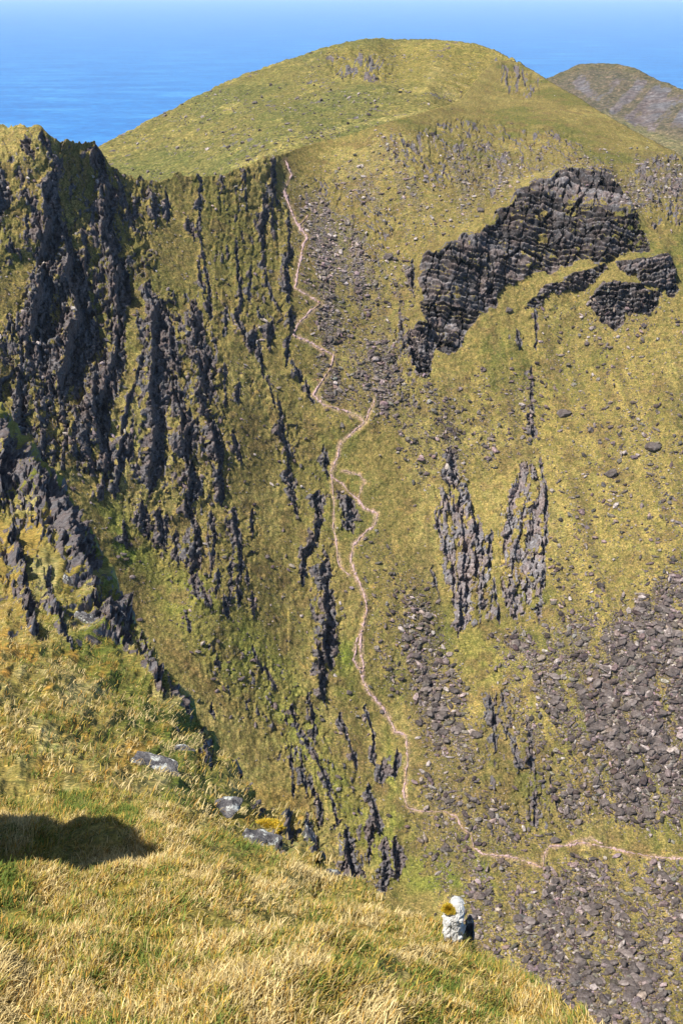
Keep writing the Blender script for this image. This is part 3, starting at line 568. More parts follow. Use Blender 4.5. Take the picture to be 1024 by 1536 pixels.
#PART_STONES
# ================================================================== 5. STONES
def rock_template(sd,sub=2,cuts=9,strg=.18):
    import bmesh
    bm=bmesh.new(); bmesh.ops.create_icosphere(bm,subdivisions=sub,radius=1); V=np.array([v.co[:] for v in bm.verts]); Fc=np.array([[v.index for v in f.verts] for f in bm.faces]); bm.free()
    r=np.random.default_rng(sd)
    for _ in range(cuts):
        n=r.normal(size=3); n/=np.linalg.norm(n); d=r.uniform(.45,.8); e=V@n-d; V=V-np.clip(e,0,None)[:,None]*n
    V+=V*(strg*f3(V*1.7+sd*3.1,2,sd)[:,None])
    V*=np.array([1,r.uniform(.6,.95),r.uniform(.45,.8)]); return V,Fc
TP=[rock_template(i+1,0 if i<6 else 1,6,.06) for i in range(12)]
def frames(Nv,ang,tilt):
    """rotation matrices with z near Nv"""
    z=Nv*.75+np.array([0,0,.35])+tilt; z/=np.linalg.norm(z,axis=-1,keepdims=True)
    a=np.stack([np.cos(ang),np.sin(ang),0*ang],-1); x=a-(a*z).sum(-1,keepdims=True)*z; x/=np.linalg.norm(x,axis=-1,keepdims=True)
    return np.stack([x,np.cross(z,x),z],-1)
def scatter(name,G,Nv,size,tint,m,sink=.25,sh=None):
    n=len(G); r=np.random.default_rng(5); ang=r.uniform(-1.5,1.5,n); Rm=frames(Nv,ang,r.normal(0,.22,(n,3))); k=r.integers(0,len(TP),n)
    Vs=[];Fs=[];Ts=[];base=0
    for t in range(len(TP)):
        I=np.where(k==t)[0]; 
        if not len(I): continue
        V,Fc=TP[t]; s3=size[I,None]*np.stack([r.uniform(.8,1.35,len(I)),r.uniform(.55,1,len(I)),r.uniform(.5,1.15,len(I))],-1)
        X=np.einsum('nij,nvj->nvi',Rm[I],V[None]*s3[:,None,:])+(G[I]+Nv[I]*(size[I]*sink)[:,None])[:,None,:]
        Vs.append(X.reshape(-1,3)); Fs.append((Fc[None]+(np.arange(len(I))*len(V))[:,None,None]+base).reshape(-1,3)); Ts.append(np.repeat(tint[I],len(V),0)); base+=len(I)*len(V)
    return mesh_obj(name,np.concatenate(Vs),np.concatenate(Fs),m,False,{'tint':np.concatenate(Ts)})
# dense stones: sample the picture of the ground, weighted by how stony it is
r=np.random.default_rng(21)
ncand=1300000; cu=r.uniform(-150,1180,ncand); cv=r.uniform(100,1620,ncand)
ok=cv>np.interp(cu,us,crest)+3; cu,cv=cu[ok],cv[ok]
G,NV,rr_,cc_=ground(cu,cv); dens=bilin(S,rr_,cc_); pdv=bilin(PD,rr_,cc_)
keep=(r.random(len(cu))<(np.clip(dens,0,1)**1.35)*.8+.012)&(pdv>2)
G,NV,cu,cv,dens=G[keep],NV[keep],cu[keep],cv[keep],dens[keep]
sz=.17+.20*r.pareto(2.1,len(G)); sz=np.minimum(sz,1.75)*(.75+.45*np.clip(dens,0,1)); sz*=np.where(cv<420,.85,1.)
tn=np.clip(r.lognormal(.02,.45,len(G)),.4,3.2)[:,None]*(np.array([1.02,.96,.93])+r.normal(0,.05,(len(G),3))); tn=np.where(((cv<420)|(r.random(len(G))<.15))[:,None],tn*1.7,tn); tn=np.minimum(np.where((r.random(len(G))<.05)[:,None],tn*2.2,tn),3.)
open('/tmp/n.txt','w').write(str(len(G)))
NB=270
order=np.argsort(-sz*F/np.linalg.norm(G,axis=1)); 
inview=(cu>5)&(cu<1019)&(cv<1530)&(cv<np.interp(cu,[0,160,300,520,700,900,1024],[600,840,1080,1330,1420,1530,1600]))
bigI=np.array([i for i in order if inview[i] and r.random()<.8][:NB]); small=np.ones(len(G),bool); small[bigI]=False
o=scatter('scree',G[small],NV[small],sz[small],tn[small],M_STONE); tag(o,kind='stuff')
# the biggest ones, each an object of its own
TB=[rock_template(50+i,2,11,.14) for i in range(8)]
TBm=[]
for i,(V,Fc) in enumerate(TB):
    me_o=mesh_obj('boulder',V,Fc,M_STONE,False,{'tint':np.full((len(V),3),[.75,.95,1.25,.85,1.7,1.0,.9,1.15][i])*np.array([1.0,.97,.95])}); TBm.append(me_o)
import mathutils
def place(o,g,nv,size,ang,tilt,sc3=(1,1,1),sink=.3):
    Rm=frames(np.asarray(nv)[None],np.array([ang]),np.asarray(tilt)[None])[0]
    M=mathutils.Matrix(Rm.tolist()).to_4x4(); o.matrix_world=mathutils.Matrix.Translation((np.asarray(g)+np.asarray(nv)*size*sink).tolist())@M@mathutils.Matrix.Diagonal((size*sc3[0],size*sc3[1],size*sc3[2],1))
REG=[('mid',lambda x,y:(x<760)&(y>850)&(y<1200),'dark angular boulder in the scree tongue left of the fluted buttress foot','boulders in the scree tongue'),
     ('low',lambda x,y:(y>=1200),'dark angular boulder on the stony corrie floor by the lower path','boulders on the corrie floor'),
     ('right',lambda x,y:(x>=760)&(y>850),'dark angular boulder in the wide scree at the right edge','boulders in the wide right scree'),
     ('top',lambda x,y:(y<=420),'pale grey boulder on the grassy slope above the layered cliff','boulders above the layered cliff'),
     ('path',lambda x,y:(x<640),'grey boulder on the rubble slope beside the zigzag path','boulders beside the zigzag path'),
     ('slope',lambda x,y:(x>=0),'grey boulder lying on the open grass slope under the layered cliff','boulders on the open grass slope')]
rb_=np.random.default_rng(77); used=set()
bx=[(cu[i],cv[i]) for i in bigI]
def new_boulder(t):
    if t not in used: used.add(t); return TBm[t]
    o=TBm[t].copy(); COL.objects.link(o); return o
for n_,i in enumerate(bigI):
    o=new_boulder(n_%8); sz_=sz[i]*1.15
    place(o,G[i],NV[i],sz_,rb_.uniform(-1,1),rb_.normal(0,.2,3),(1,rb_.uniform(.65,1),rb_.uniform(.6,1)))
    for nm,fn,lb,gp in REG:
        if fn(cu[i],cv[i]): tag(o,lb,'boulder',gp); break
# boulders one can pick out one by one
NAMED=[(901,880,14,27,'tall narrow dark boulder upright on yellow grass right of the slab buttress'),(918,712,20,20,'dark block on open grass at the right, squarest of that slope'),
(978,672,26,16,'flat dark boulder near the right frame edge above a cluster of small stones'),(614,957,13,17,'pale flat slab of rock at the top left of the scree tongue'),
(885,648,9,22,'thin leaning dark boulder on grass between slope stones'),(719,317,13,13,'pale pyramid shaped boulder alone on grass above the layered cliff'),
(522,1040,14,13,'round grey boulder just left of the path where it narrows'),(833,1262,16,14,'dark boulder close above the lowest bend of the path'),
(978,1183,14,18,'pale greenish boulder standing out in the dark right scree'),(663,1075,20,20,'large dark wedge boulder in the middle of the scree tongue'),
(714,1103,20,12,'smooth dark boulder right of the scree tongue on grass'),(852,1225,11,10,'small round dark boulder on grass above the lowest path bend'),
(640,925,14,10,'flat grey slab low in the scree tongue head'),(572,1068,9,11,'small dark boulder alone on grass right of the lower left ribs'),
(762,466,16,13,'dark boulder on grass just below the layered cliff'),(847,622,22,12,'wide low grey boulder by the thin crack in the grass'),
(628,1085,13,14,'grey rounded boulder right of the path where it bends down'),(583,388,17,13,'broad grey slab on the rubble above the crossing of paths'),
(592,390,10,10,'round grey stone resting against the broad slab on the rubble'),(945,970,18,8,'long thin dark boulder at the left border of the wide scree')]
for n_,(x,y,wx,wy,lb) in enumerate(NAMED):
    g,nv,_,_=ground(x,y); d=proj(g)[2]; s=wx*.5*d/F; o=new_boulder((n_*3)%8); 
    place(o,g,nv,s*1.1,0.05,[0,-.1,0],(1,1.,max(.8,wy/wx)),.35); tag(o,lb,'boulder')
print('boulders',time.time()-T0)
# pale stones on the hill behind
r=np.random.default_rng(91); gu=r.uniform(140,830,26000); gv_=r.uniform(56,270,26000); hct=np.interp(gu,hu,hc); ok=gv_>hct+1.5; gu,gv_=gu[ok],gv_[ok]
ri=(330-gv_)/(330-np.interp(gu,hu,hc))*(hn-1); ci=(gu-hu[0])/1.5; HG=bilin(HD,ri,ci); HNN=bilin(hN,ri,ci); w_=.10+f2(gu/60,gv_/16,4,93)+.35*n2(gu/7,gv_/5,94)+.35*zone(gu,gv_,[(484,78),(600,72),(610,105),(560,125),(495,120)],12)+.4*zone(gu,gv_,[(735,80),(775,88),(818,122),(790,140),(740,110)],8); ok=(w_>.12)&(r.random(len(gu))<.55)
hs_=(.35+.35*r.pareto(2.5,ok.sum())).clip(0,2.2); ht=np.clip(r.lognormal(.25,.55,ok.sum()),.4,3.0)[:,None]*np.array([1,.98,.97])
o=scatter('hill_stones',HG[ok],HNN[ok],hs_,ht,M_STONE); tag(o,kind='stuff')
# ================================================================== 6. TWO WALKERS
def plain(name,c,rough=.8):
    m,nt,b=mat(name); nt.links.new(ramp(nt,noise_node(nt,30,2,.5),[(.3,tuple(x*.8 for x in c)),(.7,tuple(min(1,x*1.15) for x in c))]),b.inputs['Base Color']); b.inputs['Roughness'].default_value=rough; return m
def skin_body(name,verts,edges,radii,m,parent=None):
    me=bpy.data.meshes.new(name); me.from_pydata(verts,edges,[]); o=bpy.data.objects.new(name,me); COL.objects.link(o)
    sk=o.modifiers.new('s','SKIN'); sk.use_smooth_shade=True
    me.skin_vertices[0].data[0].use_root=True
    for i,q in enumerate(radii): me.skin_vertices[0].data[i].radius=(q,q)
    ss_=o.modifiers.new('d','SUBSURF'); ss_.levels=ss_.render_levels=1
    me.materials.append(m)
    if parent: o.parent=parent
    return o
def walker(x,y,jc,tc,lb,yaw):
    g,nv,_,_=ground(x,y); body_m=plain('walker_skin',(.55,.33,.24)); jm=plain('jacket_cloth',jc); tm=plain('trouser_cloth',tc); bm_=plain('pack_cloth',(.05,.06,.12)); hm=plain('hair',(.06,.035,.02))
    root=bpy.data.objects.new('person',None); COL.objects.link(root); root.location=(g+np.array([0,0,.22])).tolist(); root.rotation_euler=(0,0,yaw); tag(root,lb,'person')
    vs=[(0,0,.95),(0,0,1.15),(0,.02,1.42),(0,.02,1.52),(0,.03,1.63),(0,.03,1.72),(.1,0,.92),(.11,.12,.5),(.1,.02,.08),(.1,.16,.04),(-.1,0,.92),(-.1,-.1,.5),(-.1,-.3,.1),(-.1,-.16,.03),
        (.2,.02,1.42),(.25,-.03,1.14),(.22,.18,.96),(-.2,.02,1.42),(-.25,.06,1.14),(-.22,.22,1.0)]
    es=[(0,1),(1,2),(2,3),(3,4),(4,5),(0,6),(6,7),(7,8),(8,9),(0,10),(10,11),(11,12),(12,13),(2,14),(14,15),(15,16),(2,17),(17,18),(18,19)]
    rd=[.13,.13,.15,.06,.1,.08,.09,.065,.045,.04,.09,.065,.045,.04,.06,.045,.035,.06,.045,.035]
    skin_body('body',vs,es,rd,body_m,root)
    skin_body('jacket',[(0,0,.88),(0,0,1.15),(0,.02,1.4),(.2,.02,1.42),(.25,-.03,1.14),(.225,.14,1.0),(-.2,.02,1.42),(-.25,.06,1.14),(-.225,.18,1.03)],[(0,1),(1,2),(2,3),(3,4),(4,5),(2,6),(6,7),(7,8)],[.17,.16,.175,.08,.065,.055,.08,.065,.055],jm,root)
    skin_body('trousers',[(0,0,.93),(.1,0,.88),(.11,.12,.5),(.1,.03,.14),(-.1,0,.88),(-.1,-.1,.5),(-.1,-.28,.15)],[(0,1),(1,2),(2,3),(0,4),(4,5),(5,6)],[.15,.11,.08,.065,.11,.08,.065],tm,root)
    skin_body('hair',[(0,.0,1.66),(0,.01,1.76)],[(0,1)],[.1,.085],hm,root)
    skin_body('rucksack',[(0,-.2,1.05),(0,-.2,1.42)],[(0,1)],[.13,.12],bm_,root)
walker(478.5,457,(.60,.03,.03),(.04,.04,.05),'walker in a red jacket at the outer corner of the upper zigzag',R(60))
walker(476,575,(.55,.12,.16),(.10,.09,.08),'walker in a pinkish jacket climbing the path below the zigzag',R(-20))
#PART_NEAR
# ================================================================== 7. THE NEAR SPUR
DN=tps([(-200,1700,4.0),(0,1536,5.4),(512,1536,5.6),(900,1536,6.8),(1024,1700,5.2),(0,1400,6.4),(300,1400,6.9),(520,1400,8.2),(680,1400,10),(520,1330,12),(800,1480,8.6),
 (0,1300,8.0),(150,1300,8.6),(300,1290,9.5),(420,1290,12.5),(400,1250,16),(0,1180,12),(150,1180,13),(250,1150,17),(340,1210,15.5),(0,1000,22),(150,1000,27),(250,1050,26),(290,1080,28),(300,1100,27),(370,1180,20),
 (0,850,48),(60,900,40),(140,850,66),(200,940,46),(0,700,100),(60,740,92),(110,790,82),(0,620,125),(-100,700,90),(-200,1000,20),(-200,1300,7),(200,1100,20),(480,1290,15),(900,1640,5.4),(-200,600,110)])
NU=[-430,-170,-60,0,30,60,90,118,140,160,178,200,222,240,262,280,292,300,320,345,370,400,440,470,480,520,580,640,680,720,760,820,880,940,1000,1100]
NV_=[500,560,590,606,640,690,716,752,800,848,880,925,960,1000,1020,1045,1066,1096,1104,1140,1172,1215,1216,1232,1288,1328,1350,1376,1400,1424,1452,1488,1520,1560,1610,1700]
nu=np.arange(-560,1090,1.25); nn=900
nc=np.interp(nu,NU,NV_)+f2(nu/16,nu*0,3,120)*5*ss(500,200,nu)+n2(nu/5,nu*0,121)*1.5
nE=1750.; ns=np.linspace(0,1,nn)[::-1]; nv=nc[None]+(nE-nc[None])*ns[:,None]; nU=np.repeat(nu[None],nn,0)
nD=DN(nU,nv); nP=at(nU,nv,nD); nNn=gnormal(nP)
if nNn[nn//3,300,2]<0: nNn=-nNn
nsc=(nD/F).astype(f32); nH=np.zeros(nU.shape,f32); nR=np.zeros(nU.shape,f32)
nH+=f2(nU/90,nv/80,4,122)*10*nsc+f2(nU/34,nv/28,4,123)*10*nsc*ss(1330,1200,nv)
NR=[(30,[(48,690),(70,730),(95,790),(118,840)]),(22,[(8,640),(14,690),(10,740)]),(20,[(100,728),(106,760),(112,790)]),(14,[(120,770),(135,820),(148,850)]),(24,[(108,800),(122,850),(140,880)]),
    (12,[(20,790),(30,830),(44,905)]),(14,[(72,870),(84,925)]),(12,[(136,896),(148,930)]),(12,[(190,900),(198,930)]),(10,[(218,965),(232,1010),(246,1040)]),(9,[(252,1020),(270,1050),(284,1080)]),
    (8,[(236,940),(246,985)]),(12,[(20,800),(34,860)]),(6,[(305,1095),(320,1125)]),(5,[(345,1125),(362,1160)]),(14,[(455,1236),(466,1262),(476,1292)]),(9,[(412,1250),(424,1286)]),(7,[(268,1060),(288,1096)])]
NR+=[(14,[(88,930),(104,965)]),(10,[(40,905),(60,960)]),(16,[(160,905),(176,950),(196,975)]),(12,[(196,960),(214,1000),(236,1030)]),(9,[(298,1105),(316,1150)]),(8,[(376,1180),(392,1215)]),(12,[(428,1225),(440,1262)])]
ribs(nU,nv,None,NR,nH,nR,nsc,1500,1.15)
for i,(k,lam,pg) in enumerate([(.58,17,[(-60,620),(20,640),(60,700),(120,760),(160,850),(110,870),(40,800),(-60,740)]),(.6,13,[(130,850),(180,885),(240,985),(290,1070),(262,1080),(200,985),(130,930)]),(.4,14,[(-60,780),(60,830),(120,940),(60,930),(-60,850)])]):
    sawzone(nU,nv,zone(nU,nv,pg,10)*k,lam,nH,nR,nsc,1700+20*i,.5,.3,.1)
# the hollow at the left, shaded by the added mound further down
hz=zone(nU,nv,[(-165,1185),(30,1178),(80,1200),(150,1272),(100,1290),(0,1306),(-165,1306)],12); nH-=hz*.12
nH+=n3(nP/.9,126)*.10*ss(1150,1250,nv)+(.4-np.abs(n3(nP/.38,127)))*.11*ss(1150,1250,nv)
nH+=n3(nP/(nsc[...,None]*26+.15),124)*nsc*4.5+n3(nP/(nsc[...,None]*9+.05),125)*nsc*2.2
nH+=(.4-np.abs(n3(nP/(nsc[...,None]*11+.02),128)))*nsc*4.5*ss(1220,1120,nv)
nrocky=ss(.3,.7,nR); val,gap=facets(nU/11+n2(nU/12,nv/12,6)*.6,nv/14+n2(nU/12,nv/12,7)*.6,130,1.3)
nH+=nrocky*(val*6-(gap<.06)*3)*nsc
gx=np.abs(np.gradient(nH,axis=1))/(1.25*nsc); gy=np.abs(np.gradient(nH,axis=0))/(1.0*nsc)
nR=np.maximum(nR,ss(1.3,2.0,np.hypot(gx,gy))*.8*ss(1020,940,nv))
ND=nP+nNn*nH[...,None]
# unseen mound added left of the frame, shaped to throw shadow over the hollow
kb=at(-262,1262,8.5); dk=np.hypot(ND[...,0]-kb[0],(ND[...,1]-kb[1])*.62)*.92+.12*n3(nP/.5,129); ND[...,2]+=2.0*ss(.95,.40,dk)**.8*(1+.1*n3(nP/.3,135)); ec_=ND[-1]; L=np.interp(nu,[-160,160,300,450,700,1090],[60,40,16,10,8,6])
NK=110; kk=(np.arange(1,NK+1)/NK)**1.4
nbk=ec_[None]+np.stack([(L*.12)[None]*kk[:,None],L[None]*kk[:,None]*.2,-(L[None])*kk[:,None]**1.1*2.1],-1)
nbk+=np.stack([f2(nu/20+0*kk[:,None],kk[:,None]*12+0*nu,3,i+177) for i in range(3)],-1)*(L[None,:,None]*.06*kk[:,None,None])
nbf,_=facets(nu/15+0*kk[:,None],kk[:,None]*26+f2(nu/30,nu*0,2,9)*2,190,1.4); nbk+=np.stack([nbf*.02,-nbf*.02,nbf*.03],-1)*L[None,:,None]*np.minimum(1,kk*14)[:,None,None]
b1=f2(nU/140,nv/90,4,131); b2=f2(nU/34,nv/26,4,132); b3=f2(nU/9,nv/9,3,133)
n_c=np.zeros(nP.shape,f32)+np.array([.27,.215,.07],f32)
n_c=lerp3(n_c,(.15,.165,.035),ss(-.05,.35,b1+.5*b2)); n_c=lerp3(n_c,(.40,.22,.05),ss(.12,.45,b2-b1*.4+.2*b3)*(.35+.5*ss(900,1000,nv))*ss(1200,1100,nv)+.5*ss(.2,.5,b2)*ss(1150,1250,nv))
n_c=lerp3(n_c,(.42,.35,.17),ss(.15,.5,-b2+.3*b3)*.7)
n_c=lerp3(n_c,(.15,.17,.035),(ss(40,6,np.abs(nv-nc[None]-18))*ss(380,200,nU))*.5)
nattr={'tint':np.concatenate([n_c,np.repeat(n_c[-1:],NK,0)]).reshape(-1,3),'rock':np.concatenate([nR,np.clip(.35+kk[:,None]*6+.5*f2(nu/18+0*kk[:,None],kk[:,None]*22+0*nu,3,191),0,1)]).ravel()}
# turf mottling scaled with distance: the part beyond 15 m uses a coarser material
M_NEAR2=attr_material('spur_turf',.16)
NF=quads(nn+NK,len(nu)); NVx=np.concatenate([ND,nbk]).reshape(-1,3)
dfc=np.concatenate([nD,np.repeat(nD[-1:],NK,0)])[:-1,:-1].ravel(); 
for nm,mk,mt in (('near_turf',dfc<14,M_NEAR),('spur_terrain',dfc>=14,M_NEAR2)):
    V_,F_,A_=subset(NVx,NF,mk,nattr); o=mesh_obj(nm,V_,F_,mt,True,A_); tag(o,kind='structure')
print('near',time.time()-T0)
def nground(uu,vv):
    uu=np.asarray(uu,float); vv=np.asarray(vv,float); cidx=(uu-nu[0])/1.25; ct=np.interp(uu,nu,nc); r_=(nE-vv)/(nE-ct)*(nn-1)
    return bilin(ND,r_,cidx),bilin(nNn,r_,cidx),r_,cidx
# ------------------------------------------------------------------ grass blades
def blades(name,lo,hi,n,length,width,ppow,seed,vlo=900):
    r=np.random.default_rng(seed); uu=r.uniform(-420,1080,n*3); vv=r.uniform(vlo,1740,n*3)
    ct=np.interp(uu,nu,nc); ok=vv>ct+.5; uu,vv=uu[ok],vv[ok]; g,nv_,rr_,cc2=nground(uu,vv); d=bilin(nD,rr_,cc2); rk=bilin(nR,rr_,cc2)
    area=d**ppow; ok=(d>lo)&(d<hi)&(rk<.45)&(r.random(len(d))<(area/ (area.max() if hi>14 else (9.**ppow))))
    g,nv_,d,uu,vv=g[ok],nv_[ok],d[ok],uu[ok],vv[ok]
    # tufts: pull blades toward tuft centres
    cl=f3(g*1.3,2,seed+3); cl2=f3(g*3.5,2,seed+5); keep=r.random(len(g))<np.clip(.6+1.5*cl2,.06,1); g,nv_,d,uu,vv,cl,cl2=[a[keep] for a in (g,nv_,d,uu,vv,cl,cl2)]
    m=len(g); az=r.uniform(-math.pi,math.pi,m)*.9+cl*2-.3; lean=np.clip(r.normal(.85,.45,m),.05,1.7); Lh=length*np.clip(r.normal(1,.3,m),.4,1.9)*(1+.35*cl2); w=width*r.uniform(.6,1.4,m)
    dn=np.stack([nv_[:,0],nv_[:,1],0*az],-1)*.9+np.stack([np.cos(az),np.sin(az),0*az],-1); dn/=np.linalg.norm(dn,axis=-1,keepdims=True)
    up=nv_*.5+np.array([0,0,.5]); up/=np.linalg.norm(up,axis=-1,keepdims=True)
    sd=np.cross(dn,up); sd/=np.linalg.norm(sd,axis=-1,keepdims=True); tw=r.normal(0,.6,m)[:,None]; sd=sd*np.cos(tw)+dn*np.sin(tw)
    pts=[]
    for t,wd in ((0,1.),(.4,.9),(.75,.6),(1.,.12)):
        a=lean*t*1.15; pos=g+up*(Lh*t*np.cos(a*.9)-.01)[:,None]+dn*(Lh*t*np.sin(a))[:,None]
        pts+= [pos-sd*(w*wd*.5)[:,None],pos+sd*(w*wd*.5)[:,None]]
    V=np.stack(pts,1); Fb=np.array([[0,1,3,2],[2,3,5,4],[4,5,7,6]]); Fq=(Fb[None]+(np.arange(m)*8)[:,None,None]).reshape(-1,4)
    bb=f2(uu/80,vv/40,4,seed+9,.7); q=r.random(m)*.8+.1+1.0*bb+.3*cl
    pal=np.array([(.52,.40,.17),(.66,.52,.25),(.42,.29,.09),(.48,.27,.06),(.44,.33,.06),(.20,.22,.045),(.12,.17,.03)]); idx=np.select([q<.22,q<.42,q<.55,q<.63,q<.76,q<.93],[1,0,2,3,4,5],6)
    col=pal[idx]*(r.uniform(.5,1.55,(m,1)) if lo<5 else r.uniform(.4,1.25,(m,1))); cv_=np.repeat(col,8,0)
    o=mesh_obj(name,V.reshape(-1,3),Fq,M_BLADE,True,{'tint':cv_}); print(name,m); return tag(o,kind='stuff')
m,nt,b=mat('grass_blade'); a=N(nt,'ShaderNodeAttribute',attribute_name='tint'); nt.links.new(a.outputs['Color'],b.inputs['Base Color']); b.inputs['Roughness'].default_value=.7; b.inputs['Specular IOR Level'].default_value=.2
tr=nt.nodes.new('ShaderNodeBsdfTranslucent'); nt.links.new(a.outputs['Color'],tr.inputs[0]); ms=nt.nodes.new('ShaderNodeMixShader'); ms.inputs[0].default_value=.25
nt.links.new(b.outputs[0],ms.inputs[1]); nt.links.new(tr.outputs[0],ms.inputs[2]); nt.links.new(ms.outputs[0],nt.nodes['Material Output'].inputs[0]); M_BLADE=m
blades('foreground_grass',0,13,420000,.055,.0068,2.,31,1180)
blades('spur_grass',13,60,370000,.085,.015,1.2,32,880)
print('grass',time.time()-T0)
# ------------------------------------------------------------------ near rocks
def near_rock(name,x,y,wx,wy,m,lb,cat,seed,depth=.6,sub=4,roll=0,sink=.0,lift=0):
    V,Fc=rock_template(seed,sub,14,.22); V=V/np.abs(V).max(0); V=V+V*(f3(V*3.1+seed,3,seed)*.16)[:,None]+V*(f3(V*9+seed,2,seed+1)*.05)[:,None]
    g,nv_,rr_,cc2=nground(x,max(y,np.interp(x,nu,nc)+2)); d=float(bilin(nD,rr_,cc2)); k=d/F
    c_,s_=math.cos(roll),math.sin(roll)
    X=V*np.array([wx*.5*k,depth*wx*k,wy*.5*k]); X=np.stack([X[:,0]*c_-X[:,2]*s_,X[:,1],X[:,0]*s_+X[:,2]*c_],-1)
    ctr=at(x,y,d+depth*wx*k*.3+sink)+np.array([0,0,lift])
    # lay the long side in the picture plane's tilt
    X=np.stack([X[:,0],X[:,1]*CP+X[:,2]*SP,-X[:,1]*SP*0+X[:,2]*CP],-1)
    o=mesh_obj(name,X,Fc,m,False); o.location=ctr.tolist(); tag(o,lb,cat); return o,ctr,k
near_rock('rock_slab',230,1149,84,22,M_NROCK,'long grey slab spotted with white lichen lying in foreground turf','rock',201,.5,4,R(-16))
near_rock('rock_outcrop',268,1131,48,28,M_NROCK,'speckled outcrop just above the long lichened slab','rock',202,.6)
near_rock('rock_outcrop',340,1210,46,22,M_NROCK,'whitish lichened rock under a brown grassy hummock','rock',203,.6,4,R(-8))
near_rock('rock_outcrop',392,1266,62,44,M_NROCK,'blocky dark rock capped with yellow moss at the foreground rim','rock',204,.6)
near_rock('rock_outcrop',132,936,34,46,M_NROCK,'dark upright rock face on the near spur beneath a grass tuft','rock',205,.5,4,R(12))
near_rock('rock_outcrop',104,884,16,52,M_NROCK,'narrow leaning rock slab on the near spur left of the upright face','rock',206,.6,4,R(14))
near_rock('rock_slab',466,1266,22,62,M_NROCK,'steep dark speckled slab standing behind the foreground rim','rock',207,.7,4,R(14))
near_rock('rock_outcrop',498,1318,40,16,M_NROCK,'low grey stones poking from the rim right of the steep slab','rock',208,.6,4,R(-25))
near_rock('rock_outcrop',178,930,26,22,M_NROCK,'dark knob of rock at the broken edge of the near spur','rock',209,.6)
near_rock('rock_outcrop',262,1098,14,18,M_NROCK,'small grey rock below the grassy hummock above the lichened slab','rock',210,.6)
# moss cap made of many little cushions
def cushion(name,ctr,rad,n,m,seed,parent=None,blade=.02,sq=.6):
    r=np.random.default_rng(seed); d=r.normal(size=(n,3)); d/=np.linalg.norm(d,axis=-1,keepdims=True); d[:,2]=np.abs(d[:,2])*1.0-.15
    p=d*np.array([rad,rad*.8,rad*sq])*(1+.18*f3(d*3,2,seed))[:,None]*r.uniform(.75,1.,(n,1)); t=np.cross(d,r.normal(size=(n,3))); t/=np.linalg.norm(t,axis=-1,keepdims=True)
    w=blade*r.uniform(.5,1.2,(n,1)); tip=p+d*w*2+t*w*.5; V=np.stack([p-t*w*.5,p+t*w*.5,tip],1).reshape(-1,3)
    tn=np.array([.72,.50,.05])*r.uniform(.6,1.3,(n,1)); tn=np.where(r.random((n,1))<.2,np.array([[.32,.33,.05]]),tn)
    Vi,Fi=rock_template(seed,2,0,.2); Vi=Vi/np.abs(Vi).max(0)*np.array([rad,rad*.8,rad*sq])*.84; F3=np.arange(n*3).reshape(-1,3)
    o=mesh_obj(name,np.concatenate([V,Vi]),np.concatenate([F3,Fi+n*3]),m,True,{'tint':np.concatenate([np.repeat(tn,3,0),np.zeros((len(Vi),3))+np.array([.30,.22,.03])])})
    if parent is None: o.location=ctr.tolist()
    else: o.parent=parent; o.location=ctr.tolist()
    return o
g,_,_,_=nground(400,1243); o=cushion('moss_cushion',g+np.array([0,0,.0]),.22,9000,M_BLADE,41,None,.014,.5); tag(o,'yellow green moss cushion draped over the blocky dark rock at the rim','moss')
# ------------------------------------------------------------------ the pale standing stone
def column(name,prof,m,seed,nseg=56,sub=44):
    """prof: rows of (height, centre x, half width, half depth)"""
    pr=np.array(prof,float); z=np.linspace(pr[0,0],pr[-1,0],sub); cx=np.interp(z,pr[:,0],pr[:,1]); wx=np.interp(z,pr[:,0],pr[:,2]); wy=np.interp(z,pr[:,0],pr[:,3])
    a=np.linspace(0,2*math.pi,nseg,endpoint=False); Vx=[]
    ca,sa=np.cos(a),np.sin(a); rr_=1/(np.abs(ca)**3.2+np.abs(sa)**3.2)**(1/3.2)
    for i in range(sub): Vx.append(np.stack([cx[i]+wx[i]*ca*rr_,wy[i]*sa*rr_,np.full(nseg,z[i])],-1))
    V=np.stack(Vx); nz=f3(V*9+seed,4,seed,.6); cr=np.abs(n3(V*np.array([16,16,5])+seed,seed+3)); dsp=(nz*.30-(cr<.05)*.30)*wx[:,None]
    fa,fg_=facets(a[None,:]*1.15+z[:,None]*1.5,z[:,None]*9+0*a[None,:],seed+21,1.2); fb,_=facets(a[None,:]*3.1,z[:,None]*20+0*a[None,:],seed+25,1.2)
    dsp=dsp*.45+(fa*.24+fb*.10-(fg_<.05)*.10)*wx[:,None]
    dirn=V-np.stack([cx,0*cx,z],-1)[:,None]; dirn/=np.linalg.norm(dirn,axis=-1,keepdims=True)+1e-9; V=V+dirn*dsp[...,None]
    i=np.arange(sub*nseg).reshape(sub,nseg); j=np.roll(i,-1,1); Fq=np.stack([i[:-1],j[:-1],j[1:],i[1:]],-1).reshape(-1,4)
    top=np.array([[cx[-1],0,z[-1]+.01]]); VV_=np.concatenate([V.reshape(-1,3),top]); k=len(VV_)-1
    cap=np.stack([i[-1],j[-1],np.full(nseg,k),np.full(nseg,k)],-1); me=bpy.data.meshes.new(name); me.from_pydata(VV_.tolist(),[],Fq.tolist()+[c_[:3] for c_ in cap.tolist()]); me.materials.append(m)
    o=bpy.data.objects.new(name,me); COL.objects.link(o); return o
g,_,_,_=nground(680,1412); d=proj(g)[2]; k=d/F; base=at(682,1440,d)
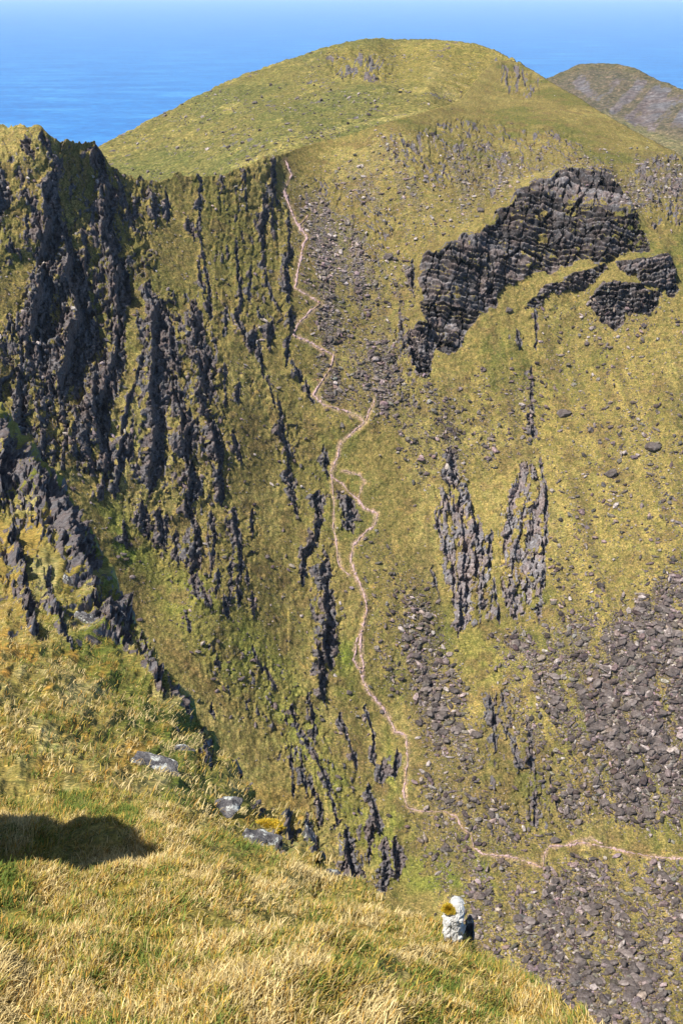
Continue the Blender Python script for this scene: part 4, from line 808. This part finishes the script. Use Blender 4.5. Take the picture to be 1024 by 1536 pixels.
st=column('standing_stone',[(-.12,-.02,.05,.09),(4*k,.0,8*k,.10),(24*k,-.005,10*k,.10),(48*k,-.01,14*k,.11),(72*k,-.005,16*k,.11),(86*k,.0,15.5*k,.10),(93*k,.02,12*k,.09),(104*k,.025,10*k,.07),(110*k,.018,7*k,.05),(112*k,.012,4*k,.03)],M_WROCK,61)
st.location=base.tolist(); st.rotation_euler=(R(-4),R(-3),0); tag(st,'pale weathered upright stone on the brink of the foreground grass','standing stone')
s2=column('rock_spike',[(-.1,0,.05,.06),(.06,0,.05,.07),(44*k,.0,.035,.05),(54*k,.0,.012,.03)],M_NROCK,63,24,16)
s2.location=(base+np.array([20*k,.12,2*k])).tolist(); s2.rotation_euler=(R(-10),R(4),0); tag(s2,'small dark spike of rock tucked against the pale upright stone','rock')
mo=cushion('moss_tuft',base+np.array([-12*k,.0,99*k]),9.5*k,6000,M_BLADE,43,None,.010,.8); tag(mo,'golden moss tuft perched on the left shoulder of the pale stone','moss')
#PART_LIGHT
# ================================================================== 8. LIGHT, AIR, CAMERA
SUN_AZ,SUN_EL=R(-119),R(57)     # azimuth from +Y, clockwise positive: the sun stands to the left
sd=np.array([math.sin(SUN_AZ)*math.cos(SUN_EL),math.cos(SUN_AZ)*math.cos(SUN_EL),math.sin(SUN_EL)])
sl=bpy.data.lights.new('sun','SUN'); sl.energy=4.9; sl.angle=R(.5); sl.color=(1,.955,.88); so=bpy.data.objects.new('sun',sl); COL.objects.link(so)
so.rotation_euler=mathutils.Vector(sd.tolist()).to_track_quat('Z','Y').to_euler()
w=bpy.data.worlds.new('World'); scene.world=w; w.use_nodes=True; nt=w.node_tree; bg=nt.nodes['Background']; sky=nt.nodes.new('ShaderNodeTexSky'); sky.sky_type='NISHITA'; sky.sun_disc=False
sky.sun_elevation=SUN_EL; sky.sun_rotation=SUN_AZ; sky.altitude=800; nt.links.new(sky.outputs[0],bg.inputs[0]); bg.inputs[1].default_value=.066
HB=92000.
hv_=np.array([[x,y,z] for x in (-HB,HB) for y in (-HB,HB) for z in (SEA-2,40.)]); hf=np.array([[0,1,3,2],[4,6,7,5],[0,4,5,1],[2,3,7,6],[0,2,6,4],[1,5,7,3]])
m=bpy.data.materials.new('haze_air'); m.use_nodes=True; nt=m.node_tree; nt.nodes.clear(); oo=nt.nodes.new('ShaderNodeOutputMaterial'); pv=nt.nodes.new('ShaderNodeVolumePrincipled'); nt.links.new(pv.outputs[0],oo.inputs['Volume'])
pv.inputs['Color'].default_value=(.66,.85,1,1); pv.inputs['Density'].default_value=2.1e-5; pv.inputs['Anisotropy'].default_value=.0
try: m.volume_intersection_method='ACCURATE'
except Exception: pass
hz=mesh_obj('haze',hv_,hf,m,False); tag(hz,kind='stuff')
scene.cycles.volume_bounces=1; scene.cycles.max_bounces=5; scene.cycles.diffuse_bounces=2
cd=bpy.data.cameras.new('camera'); co=bpy.data.objects.new('camera',cd); COL.objects.link(co); co.rotation_euler=(math.pi/2-PITCH,0,0)
cd.sensor_fit='VERTICAL'; cd.sensor_height=36; cd.lens=36*F/H0; cd.clip_start=.1; cd.clip_end=200000; scene.camera=co
vs_=scene.view_settings; scene.display_settings.display_device='sRGB'; vs_.view_transform='Standard'; vs_.look='None'; vs_.exposure=.64; vs_.gamma=1
print('done',time.time()-T0)
